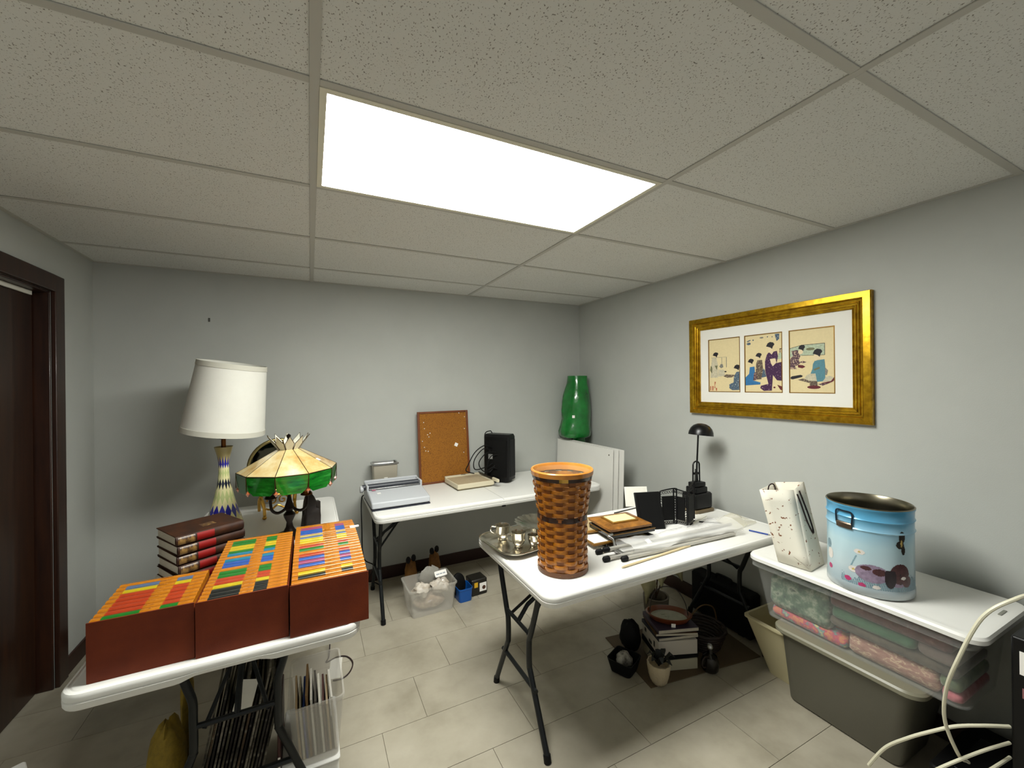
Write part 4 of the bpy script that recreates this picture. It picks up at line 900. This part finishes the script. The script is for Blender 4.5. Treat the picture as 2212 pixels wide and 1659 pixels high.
tm = {n: mat('tin_' + n, h, .35, var=v, vscale=70) for n, h, v in (('fur', '4a2a2c', .35), ('ear', '20131a', .2), ('body', '8a7a90', .25), ('white', 'd8d2cc', .08), ('grass', '76929e', .2), ('pink', 'b23a6c', .1), ('yellow', 'c0a860', .1), ('butterfly', '28221a', .4), ('stem', '7fa0ac', .1))}
TK = list(tm.keys()); ca = math.radians(202.8)
def e_(p, z, cp, cz, rp_, rz_): return ((p - cp) / rp_) ** 2 + ((z - cz) / rz_) ** 2 < 1
def tincol(p, z):
    nzv = .12 * math.sin(p * .9 + z * 300) + .1 * math.sin(p * 1.7 - z * 420)
    if e_(p, z, 46, .085, 4, .006) : return 'white'
    if abs(p - 41) < 1.0 and abs(z - .098) < .004: return 'ear'
    if e_(p, z, 27, .085, 8, .040) and z < .112 + .0 * p: return 'ear'
    if e_(p, z, 41, .100, 15, .038): return 'fur'
    if e_(p, z, 52, .072, 8, .022): return 'fur'
    if e_(p, z, 38, .062, 10, .012): return 'body'
    if e_(p, z, 13, .100, 9, .013) or e_(p, z, -4, .108, 7, .008): return 'fur'
    if e_(p, z, 4, .090, 22, .034): return 'body'
    if e_(p, z, -20, .092, 7, .012) or e_(p, z, -12, .165, 7, .010) or e_(p, z, -62, .118, 7, .022): return 'yellow' if e_(p, z, -20, .092, 2, .004) or e_(p, z, -12, .165, 2, .003) else 'white'
    if e_(p, z, -28, .050, 5, .009) or e_(p, z, -9, .040, 5, .008) or e_(p, z, -62, .066, 5, .010): return 'pink'
    if e_(p, z, 9, .042, 5, .007): return 'white'
    if z > .034 and z < .070 + .018 * math.sin(p * .11 + 1.2) + nzv * .04 and p > -38 and (math.sin(p * 2.1 + z * 250) > -.35): return 'grass'
    if abs(p + 24 - (z - .1) * 160) < .8 and .10 < z < .150: return 'stem'
    if e_(p, z, -66, .155, 6, .02): return 'grass'
    if e_(p, z, 44, .238, 5, .022) or e_(p, z, 41, .210, 6, .015) or e_(p, z, 46, .190, 3, .018): return 'yellow' if e_(p, z, 43, .215, 1.6, .014) else 'butterfly'
    return None
m = MB(); dp, dz_ = .9, .0021; RR = TR - .0014
p = -85.0
while p < 80:
    z = .034
    while z < .285:
        c = tincol(p + dp / 2, z + dz_ / 2)
        if c:
            m.mi = TK.index(c); a0, a1 = ca + math.radians(p), ca + math.radians(p + dp)
            m.add([(RR * math.cos(a0), RR * math.sin(a0), z), (RR * math.cos(a1), RR * math.sin(a1), z), (RR * math.cos(a1), RR * math.sin(a1), z + dz_), (RR * math.cos(a0), RR * math.sin(a0), z + dz_)], [(0, 1, 2, 3)])
        z += dz_
    p += dp
m.build('printed_scene', [tm[k] for k in TK], tn)
def tp(p, z, r=TR + .004): a = ca + math.radians(p); return (r * math.cos(a), r * math.sin(a), z)
hd = MB(); hd.tube(bez([tp(-44, .262), tp(-45, .30), tp(-42, .312), tp(-33, .312), tp(-23, .312), tp(-20, .30), tp(-21, .262)], 5), .003, 8); hd.build('bail_handle', mat('handle_steel', '3a4654', .3, metal=.9), tn)
m = MB(); m.loft([[tp(-44 + 23 * i / 6, z, r) for z, r in ((.245, TR - .001), (.245, TR + .004), (.264, TR + .007), (.268, TR + .004), (.268, TR - .001))] for i in range(7)]); m.build('handle_bracket', mat('bracket_steel', '6a5c50', .35, metal=.9), tn)

# black cabinet at the right edge, low dark case, white cable
kc = thing('black_cabinet', 'black cabinet at the far right edge beside the clear bin', 'cabinet', (1.93, -.2, 0))
MB().box(0, 0, .02, .44, .658, .74).build('cabinet_body', BLACK, kc, bev=.006); MB().box(.02, .02, 0, .42, .63, .02).build('plinth', BLKM, kc)
MB().box(-.002, .60, .63, .0, .64, .70).build('paper_label', STICK, kc); MB().box(-.002, .59, .56, .0, .635, .59).build('pink_label', mat('dull_pink', '8a5a5c', .6), kc)
lc = thing('low_black_case', 'low black case on the floor between the grey tote and the black cabinet', 'case', (1.97, .465, 0))
MB().rbox(0, 0, .0005, .40, .20, .16, .02, .006).build('case_body', BLKM, lc); MB().box(.05, .05, .16, .30, .15, .168).build('case_lid', BLACK, lc, bev=.003)
WC = mat('white_cable', 'd8d4bc', .4)
cab = thing('white_cable', 'thick white cable looping up in front of the clear bin', 'cable', (0, 0, 0))
sc = lambda P, x: [(x, y, z) for y, z in P]
k_ = .97
MB().tube(bez([(1.80, .37, .94), (1.74, .40, .925), (1.70, .455, .855), (1.69, .505, .70), (1.72, .538, .58), (1.75, .549, .471), (1.80, .535, .36), (1.90, .545, .29), (1.96, .56, .25)], 8), .0050, 8).build('cable_loop', WC, cab)
MB().tube(bez([(1.80, .37, .94), (1.90, .33, .93), (1.97, .25, .87), (2.0, .15, .80), (2.0, .1, .746)], 8), .0050, 8).build('cable_rear', WC, cab)
for P, r in (([(1.75, .745, .175), (1.755, .70, .27), (1.76, .643, .345), (1.78, .59, .40), (1.81, .545, .438), (1.86, .50, .455), (1.929, .461, .455)], .0050), ([(1.74, .60, .26), (1.75, .562, .318), (1.80, .52, .365), (1.86, .488, .392), (1.929, .461, .405)], .0045), ([(1.76, .50, .335), (1.80, .475, .36), (1.86, .465, .365), (1.929, .461, .36)], .0045)):
    MB().tube(bez(P, 8), r, 8).build('cable_run', WC, cab)

# ================================================================ under the back table
def open_bin(name, label, cat, loc, rz, wt, dt, wb2, db2, h, mt, th=.002, rim=.006, group=None):
    t = thing(name, label, cat, loc, rz, group); m = MB(); R = []
    for a, b, z in ((wb2, db2, .0005), (wt, dt, h - .012), (wt + rim, dt + rim, h - .010), (wt + rim, dt + rim, h), (wt - th, dt - th, h), (wb2 - th, db2 - th, .0005 + th)):
        R.append([(x, y, z) for x, y in rrect(-a, -b, a, b, .02, 4)])
    m.loft(R); m.build('bin_body', mt, t, ang=30); return t
def lump(name, label, cat, loc, s, mt, seed, amp=.12, rz=0, group=None, part='body'):
    """irregular crumpled object, flat-bottomed"""
    t = thing(name, label, cat, loc, rz, group); random.seed(seed); ph = [random.uniform(0, 6.28) for _ in range(8)]
    n, k = 22, 12; R = []
    for i in range(k + 1):
        th_ = PI * (.04 + .92 * i / k); ring = []
        for j in range(n):
            a = 2 * PI * j / n
            f = 1 + amp * (math.sin(3 * a + 2 * th_ + ph[0]) + .7 * math.sin(5 * a - 3 * th_ + ph[1]) + .6 * math.sin(7 * th_ + 2 * a + ph[2]) + .5 * math.sin(9 * a + 5 * th_ + ph[3]))
            ring.append((s[0] * f * math.sin(th_) * math.cos(a), s[1] * f * math.sin(th_) * math.sin(a), max(.0005, s[2] * (1 - f * math.cos(th_)))))
        R.append(ring)
    MB().loft(R).build(part, mt, t, ang=55); return t
BINH = mat('frosted_bin', 'd8d4ca', .25, alpha=.30)
ob = open_bin('clear_bin', 'clear plastic bin of bagged odds and ends under the back table', 'storage bin', (.722, 2.80, 0), .03, .160, .120, .140, .105, .185, BINH)
BG1 = mat('crinkled_bag', 'd6cdbf', .18, ramp=[(.3, 'b3a491'), (.6, 'd8d0c4'), (.75, 'efebe4')], vscale=28, bump=1.0, bscale=38, coat=.4)
BG2 = mat('crinkled_bag_brown', 'a88f78', .25, ramp=[(.3, '8a705a'), (.6, 'b8a28c'), (.75, 'd8cab8')], vscale=34, bump=1.0, bscale=38, coat=.3)
lump('bagged_parcel', 'brownish bagged parcel at the bottom of the clear bin', 'plastic bag', (.725, 2.80, .004), (.108, .080, .044), BG2, 21, .05, group='bags in the clear bin')
lump('bagged_parcel', 'shiny white bagged parcel at the left front of the clear bin', 'plastic bag', (.664, 2.778, .098), (.058, .058, .040), BG1, 5, .13, group='bags in the clear bin')
lump('bagged_parcel', 'pale bagged parcel at the right of the clear bin', 'plastic bag', (.80, 2.78, .098), (.062, .066, .040), BG1, 8, .13, group='bags in the clear bin')
lump('bagged_parcel', 'grey zip bag sticking up at the back of the clear bin', 'plastic bag', (.755, 2.882, .10), (.075, .018, .068), mat('grey_bag', 'a8a59c', .2, bump=1, bscale=40, alpha=.85), 13, .07, group='bags in the clear bin')
ct = thing('printed_card', 'small white printed card on top of the clear bin', 'card', (.815, 2.83, .196), .1, rot=(.9, 0, .15)); MB().rbox(-.045, -.02, 0, .045, .02, .002, .005, .0006).build('card_face', STICK, ct)
for i, (x0, w_) in enumerate(((-.034, .022), (-.008, .018), (.014, .02))): MB().box(x0, -.006, .002, x0 + w_, .002, .0024).build('print_mark', mat('pale_print', '9aa0a8', .7), ct)
BRB = mat('brown_kraft', '8a5a22', .7, ramp=[(.3, '5e3a14'), (.7, '9c6a2a')], vscale=14, bump=.8, bscale=25)
for x, y, hh, lab, sd in ((.665, 3.10, .215, 'brown crumpled paper sack with dark top, behind the clear bin on the left', 4), (.86, 3.16, .225, 'brown crumpled paper sack with dark top, behind the clear bin on the right', 15)):
    t = lump('paper_sack', lab, 'paper sack', (x, y, 0), (.045, .05, hh / 2), BRB, sd, .07, group='brown paper sacks', part='sack_body')
    for s in (-1, 1): MB().sphere((s * .02, 0, hh + .004 + .01 * (s > 0)), .018, 10, sz=1.5).build('dark_top', mat('dark_cloth', '141013', .9), t)
lump('dark_red_bundle', 'dark reddish bundle between the brown paper sacks', 'bundle', (.765, 3.11, 0), (.06, .05, .055), mat('dark_maroon', '2b120c', .7), 6, .08)
bb = open_bin('blue_box', 'small blue plastic box beside the clear bin', 'plastic box', (.967, 2.795, 0), .05, .052, .062, .048, .058, .092, mat('blue_plastic', '10509c', .3), rim=.002)
bd = thing('black_disc', 'round black felt disc standing in the blue box', 'disc', (.950, 2.81, .004), .3, rot=(math.radians(-10), 0, .25))
MB().lathe([(.052, 0), (.060, .004), (.060, .018), (.05, .024), (.02, .026)], 32).build('disc', BLKM, bd, loc=(0, .012, .085), rot=(PI / 2, 0, 0)); bpy.data.objects[bd.children[0].name].scale = (.9, 1.35, 1)
kb_ = thing('black_carton', 'small black carton with yellow and white labels on the floor', 'carton', (1.085, 2.835, 0), .08)
MB().rbox(-.062, -.055, .0004, .062, .055, .115, .008, .006).build('carton_body', mat('black_card', '15130e', .4), kb_)
MB().box(-.042, -.0562, .06, -.014, -.0545, .095).build('yellow_label', mat('yellow_label', 'd8a81c', .5), kb_); MB().box(0, -.0562, .025, .054, -.0545, .085).build('white_label', STICK, kb_)
MB().lathe([(.014, 0), (.014, .0008)], 20).build('round_print', mat('brown_print', '4a2c1a', .5), kb_, loc=(.034, -.0562, .05), rot=(PI / 2, 0, 0))

# ================================================================ under the right-hand table
tag(MB().box(-.36, -.215, .0005, .36, .215, .005).build('floor_board', mat('brown_hardboard', '5a4a34', .7, var=.12, vscale=6), loc=(1.90, 1.70, 0), rot=(0, 0, math.radians(-8))), 'flat brown board lying on the floor under the clutter', 'board')
Z0 = .0055
def carton(name, label, cat, z0, z1, w, d, mt, jx=0, jy=0, jr=0, parts=()):
    t = thing(name, label, cat, (1.765 + jx, 1.655 + jy, z0), math.radians(-20 + jr), 'stack under the table')
    w *= 1.1; d *= 1.08
    MB().box(-w / 2, -d / 2, .0003, w / 2, d / 2, z1 - z0 - .0003).build('body', mt, t, bev=.0015)
    for nm, b, pm in parts: MB().box(*b).build(nm, pm, t)
    return t
INKM = mat('print_dark', '1c1a1a', .6)
carton('flat_box', 'cream flat box at the bottom of the stack under the table', 'box', Z0, .062, .20, .18, mat('cream_card', 'b0aa92', .6))
carton('black_binder', 'black binder in the stack under the table', 'binder', .0625, .090, .205, .185, BLKM, .004, .003, 2)
carton('white_carton', 'white printed carton in the middle of the stack under the table', 'carton', .0905, .165, .195, .19, mat('white_card', 'bdb6aa', .6), 0, 0, -1,
       [('print_square', (-.1085, .05, .035, -.107, .07, .055), INKM), ('print_square', (-.1085, -.02, .01, -.107, .015, .025), INKM), ('print_square', (-.1085, -.06, .02, -.107, -.045, .05), INKM)])
for k, (z0, z1, lab, c, jr) in enumerate(((.1655, .184, 'navy book with pale stripe under the oval basket', '1c1e2c', 3), (.1845, .200, 'brown book in the stack under the oval basket', '4a3218', -4), (.2005, .222, 'dark purple book directly under the oval basket', '3a3040', 1))):
    carton('stacked_book', lab, 'book', z0, z1, .205, .175, mat('book_' + c, c, .5), .003 * k, 0, jr, [('page_edge', (-.110, -.0955, .003, .1135, -.094, z1 - z0 - .003), PAGES), ('page_edge', (.1115, -.092, .003, .1135, .092, z1 - z0 - .003), PAGES)])
ovb = thing('oval_basket', 'shallow oval wooden basket with wire handle on the book stack', 'basket', (1.765, 1.655, .2225), math.radians(-38))
RW = mat('red_brown_wood', '6a3210', .35, coat=.3)
m = MB(); m.lathe([(.085, 0), (.10, .006), (.118, .03), (.122, .034), (.112, .036), (.095, .014), (.08, .008)], 40, sy=.68); m.build('wooden_rim', RW, ovb)
MB().lathe([(.098, .012), (.09, .017), (.05, .019), (.01, .02)], 32, sy=.68).build('printed_lining', mat('sprigged_cloth', 'a9aa98', .8, ramp=[(.34, '5c6a4c'), (.42, 'a8a998'), (.7, 'b4b4a4')], vscale=30), ovb)
MB().tube(bez([(-.10, .0, .03), (-.085, 0, .12), (-.03, 0, .175), (.04, 0, .165), (.085, 0, .10), (.10, 0, .03)], 7), .0025, 6).build('wire_handle', mat('rusty_wire', '1e130c', .5), ovb)
MB().box(.0, -.078, .015, .022, -.0765, .037).build('price_tag', STICK, ovb, rot=(.2, 0, 0))
# plant pot with dark foliage
pp_ = thing('plant_pot', 'small white textured pot with dark foliage on the floor', 'plant pot', (1.575, 1.545, Z0))
m = MB(); R = []
for r, z in ((.030, 0), (.040, .014), (.050, .046), (.055, .082), (.056, .105), (.050, .105), (.048, .07)):
    R.append([(r * (1 + .035 * math.sin(12 * a + z * 220)) * math.cos(a), r * (1 + .035 * math.sin(12 * a + z * 220)) * math.sin(a), z) for a in [2 * PI * j / 48 for j in range(48)]])
m.loft(R); m.build('pot', mat('white_textured_pot', 'c2b394', .5, bump=1.0, bscale=90), pp_, ang=60)
random.seed(31); DKG = mat('dark_foliage', '10140c', .6)
for k in range(11):
    a = k * 2.4; r = .018 + .022 * (k % 3) / 2
    L_ = [(0, 0, .085), (r * .8 * math.cos(a), r * .8 * math.sin(a), .12), (1.4 * r * math.cos(a), 1.4 * r * math.sin(a), .14 + .012 * (k % 2)), (2 * r * math.cos(a), 2 * r * math.sin(a), .132)]
    m = MB(); R = []
    for q_, w in zip(L_, (.004, .014, .013, .002)): R.append([(q_[0] - w * math.sin(a), q_[1] + w * math.cos(a), q_[2]), (q_[0], q_[1], q_[2] + .003), (q_[0] + w * math.sin(a), q_[1] - w * math.cos(a), q_[2]), (q_[0], q_[1], q_[2] - .001)])
    m.loft(R); m.build('leaf', DKG, pp_, ang=60)
# black bowl with crumpled papers
bl_ = thing('black_bowl', 'black square bowl left of the plant pot', 'bowl', (1.485, 1.700, Z0), .4)
m = MB(); m.loft([[(x, y, z) for x, y in rrect(-a, -a, a, a, .02, 4)] for a, z in ((.055, 0), (.070, .068), (.066, .068), (.051, .006))]); m.build('bowl_body', BLKM, bl_)
lump('crumpled_cloth', 'crumpled grey and white cloth in the black bowl', 'cloth', (1.485, 1.700, Z0 + .0065), (.042, .042, .042), mat('grey_white_cloth', '9a968a', .8, ramp=[(.35, '4a463e'), (.6, 'b4b0a4')], vscale=22), 3, .08)
lump('black_pouch', 'rounded black pouch leaning beside the stack under the table', 'bag', (1.625, 1.805, Z0), (.055, .06, .085), BLKM, 17, .05)
# artificial plant with cream leaves
ap = thing('artificial_plant', 'artificial plant with large cream leaves behind the stack', 'artificial plant', (1.985, 1.965, 0))
MB().lathe([(.06, 0), (.075, .08), (.08, .16), (.07, .16), (.06, .02)], 24).build('planter', mat('planter_grey', '6a6254', .7), ap)
CRL = mat('cream_leaf', 'b4ae84', .6, var=.12, vscale=25)
def bigleaf(par, base, tip, w, n_=6):
    b_, t_ = Vector(base), Vector(tip); ax = (t_ - b_); sd = ax.cross(Vector((.54, .84, 0))).normalized(); V = []; 
    for i in range(n_ + 1):
        f = i / n_; c = b_ + ax * f + Vector((0, 0, .03 * math.sin(PI * f))); ww = w * math.sin(PI * min(.98, .12 + .86 * f)) * (1 + .28 * (-1) ** i)
        V += [tuple(c - sd * ww), tuple(c + Vector((-.004, -.006, 0))), tuple(c + sd * ww)]
    F = []
    for i in range(n_):
        for j in (0, 1): F.append((i * 3 + j, i * 3 + j + 1, i * 3 + 4 + j, i * 3 + 3 + j))
    o = MB().add(V, F).build('leaf', CRL, par, ang=50); s_ = o.modifiers.new('thickness', 'SOLIDIFY'); s_.thickness = .001
for b_, t_, w in (((-.05, -.02, .42), (-.13, -.05, .16), .05), ((.08, -.04, .42), (.17, -.06, .24), .055), ((-.06, 0, .46), (-.17, -.04, .36), .045), ((.06, 0, .44), (.20, -.02, .40), .045), ((0, -.03, .40), (-.03, -.08, .24), .04), ((.04, .03, .44), (.06, .04, .28), .045)): bigleaf(ap, b_, t_, w)
for x, y in ((-.05, -.02), (.08, -.04), (0, -.03), (.05, .02)): MB().tube(bez([(0, 0, .14), (x * .6, y * .6, .3), (x, y, .43)], 5), .004, 6).build('stem', mat('brown_stem', '4a3216', .7), ap)
# dark clutter
sc_ = thing('black_suitcase', 'black flat case standing against the right wall under the table', 'suitcase', (2.337, 1.74, 0)); MB().rbox(-.052, -.21, .012, .052, .21, .27, .02, .012).build('case_shell', BLKM, sc_)
for s in (-1, 1): MB().rbox(-.03, s * .13 - .02, 0, .03, s * .13 + .02, .014, .006, .002).build('case_foot', RUB, sc_)
MB().tube(bez([(0, -.05, .27), (0, -.045, .295), (0, .045, .295), (0, .05, .27)], 6), .007, 8).build('case_handle', RUB, sc_)
wk = thing('dark_basket', 'dark brown round wicker basket right of the stack', 'basket', (2.035, 1.655, Z0)); DKW = mat('dark_wicker', '24150b', .6)
for i in range(7):
    r = .085 + .006 * i; MB().tube([(r * (1 + .02 * math.sin(10 * a + PI * i)) * math.cos(a), r * (1 + .02 * math.sin(10 * a + PI * i)) * math.sin(a), .008 + .016 * i) for a in [2 * PI * j / 40 for j in range(40)]], .008, 6, closed=True).build('wicker_coil', DKW, wk)
MB().lathe([(.085, .002), (.085, .006)], 32).build('basket_floor', DKW, wk)
MB().tube(bez([(-.12, 0, .11), (-.09, 0, .19), (0, 0, .225), (.09, 0, .19), (.12, 0, .11)], 6), .004, 6).build('basket_handle', mat('brass_wire', '5a4220', .5), wk)
bo = thing('dark_bottle', 'dark round bottle with a shiny metal cap on the floor', 'bottle', (1.885, 1.49, Z0)); MB().lathe([(.035, 0), (.042, .01), (.045, .04), (.035, .075), (.014, .09), (.012, .11)], 24).build('bottle_body', mat('dark_glass', '120d0a', .15), bo); MB().sphere((0, 0, .122), .017, 14).build('metal_cap', STEEL, bo)
MB().tube(arc((-.045, -.01, .06), .028, 60, 300, 10), .003, 6).build('bottle_handle', mat('dark_wire', '2a1c12', .5), bo)

# ================================================================ under the left table
wx = thing('white_low_box', 'white low box under the clear file bin', 'box', (-.005, 1.86, 0)); MB().rbox(-.10, -.17, .0005, .09, .17, .115, .01, .004).build('box_body', WHITE, wx); MB().rbox(-.104, -.174, .1155, .094, .174, .1245, .012, .003).build('box_lid', WHITE, wx)
fbn = open_bin('clear_file_bin', 'clear plastic file bin of papers under the left table', 'storage bin', (.010, 1.835, .125), 0, .092, .155, .075, .135, .235, BINH, rim=.005)
random.seed(8); fx = -.07
fcols = [('tan', 'a58c66'), ('cream', 'cfc6ae'), ('blue', '1f3f8f'), ('brown', '7a5c34'), ('white', 'd8d4ca'), ('grey', '55504a'), ('white', 'dcd8cc'), ('maroon', '4a2c28'), ('tan', 'b09a78'), ('white', 'd6d2c8')]
for k, (cn, hx_) in enumerate(fcols):
    o = MB().box(-.0035, -.105, 0, .0035, .105 - .004 * k, .20 + random.uniform(-.02, .035)).build('file_folder', mat('folder_' + hx_, hx_, .7, var=.1, vscale=30), loc=(fx + .022 + .0135 * k, 1.835, .1295), rot=(0, math.radians(-4), random.uniform(-.03, .03)))
    tag(o, '%s paper folder in the clear file bin, %s from the left' % (cn, ORD[k]), 'folder', 'folders in the clear file bin')
random.seed(12); dks = [('grey', '5c564a'), ('dark grey', '35312a'), ('olive', '4a4634'), ('pale grey', '7a7466'), ('black', '1c1a18'), ('brown', '4c3a26')]
for k in range(17):
    cn, hx_ = dks[(k * 5 + k // 4) % 6]; hgt = .43 + random.uniform(-.07, .06)
    o = MB().box(-.0032, -.20 + random.uniform(0, .05), 0, .0032, .19 - random.uniform(0, .12), hgt).build('old_newspaper', mat('old_paper_' + hx_, hx_, .85, ramp=[(.35, '2a261e'), (.55, hx_), (.75, '8f897a')], vscale=9, stretch=(1, .5, 4)), loc=(-.398 + .0118 * k, 1.94, .0016), rot=(math.radians(random.uniform(-.15, .15)), math.radians(11 + .12 * k), math.radians(3)))
    tag(o, '%s old paper in the bundle under the left table, %s from left' % (cn, ORD[k]), 'paper', 'old papers leaning under the left table')
tg_ = tag(MB().box(-.028, -.001, -.045, .028, .001, .045).build('paper_tag', PAPER, loc=(-.215, 1.722, .44), rot=(math.radians(-30), math.radians(16), 0)), 'white paper tag on the old papers under the left table', 'paper tag')
rb = thing('dark_red_binder', 'dark red binder standing between the papers and the file bin', 'binder', (-.1165, 1.86, 0), 0); MB().box(-.004, -.13, .0005, .006, .12, .32).build('binder_cover', mat('dark_red', '3a100c', .5), rb, bev=.003); MB().box(-.003, -.131, .10, .005, -.1295, .17).build('spine_label', PAPER, rb)
MUS = mat('mustard_cloth', '8a7220', .8, var=.25, vscale=30, bump=.8, bscale=60)
lump('mustard_bag', 'mustard cloth bag on the floor under the left table', 'bag', (-.47, 1.86, 0), (.055, .10, .17), MUS, 23, .05)
lump('mustard_bag', 'tall folded mustard cloth beside the bundle of old papers', 'cloth', (-.455, 2.06, 0), (.020, .06, .22), MUS, 29, .05)
ps = tag(MB().box(-.03, -.085, 0, .03, .085, .0012).build('paper_sheet', PAPER, loc=(.108, 2.42, .0006), rot=(0, 0, -.12)), 'white sheet of paper on the floor beyond the left table', 'paper')
lc_ = thing('brown_cable', 'thin dark cord curling on the floor beside the white sheet', 'cord', (0, 0, 0))
MB().tube(bez([(.09, 2.62, .06), (.08, 2.53, .012), (.065, 2.49, .0045), (.12, 2.51, .0045), (.17, 2.49, .0045), (.195, 2.42, .0045), (.175, 2.35, .0045), (.135, 2.315, .0045), (.09, 2.32, .0045)], 7), .0036, 6).build('cord', mat('cord_brown', '2a1a1a', .5), lc_)
wfb = thing('white_floor_box', 'white box on the floor at the lower left beside the door', 'box', (-1.006, 2.04, 0), .5); MB().rbox(-.10, -.13, .0005, .10, .13, .11, .008, .004).build('box_body', WHITE, wfb); MB().rbox(-.104, -.134, .1105, .104, .134, .128, .01, .003).build('box_lid', WHITE, wfb)
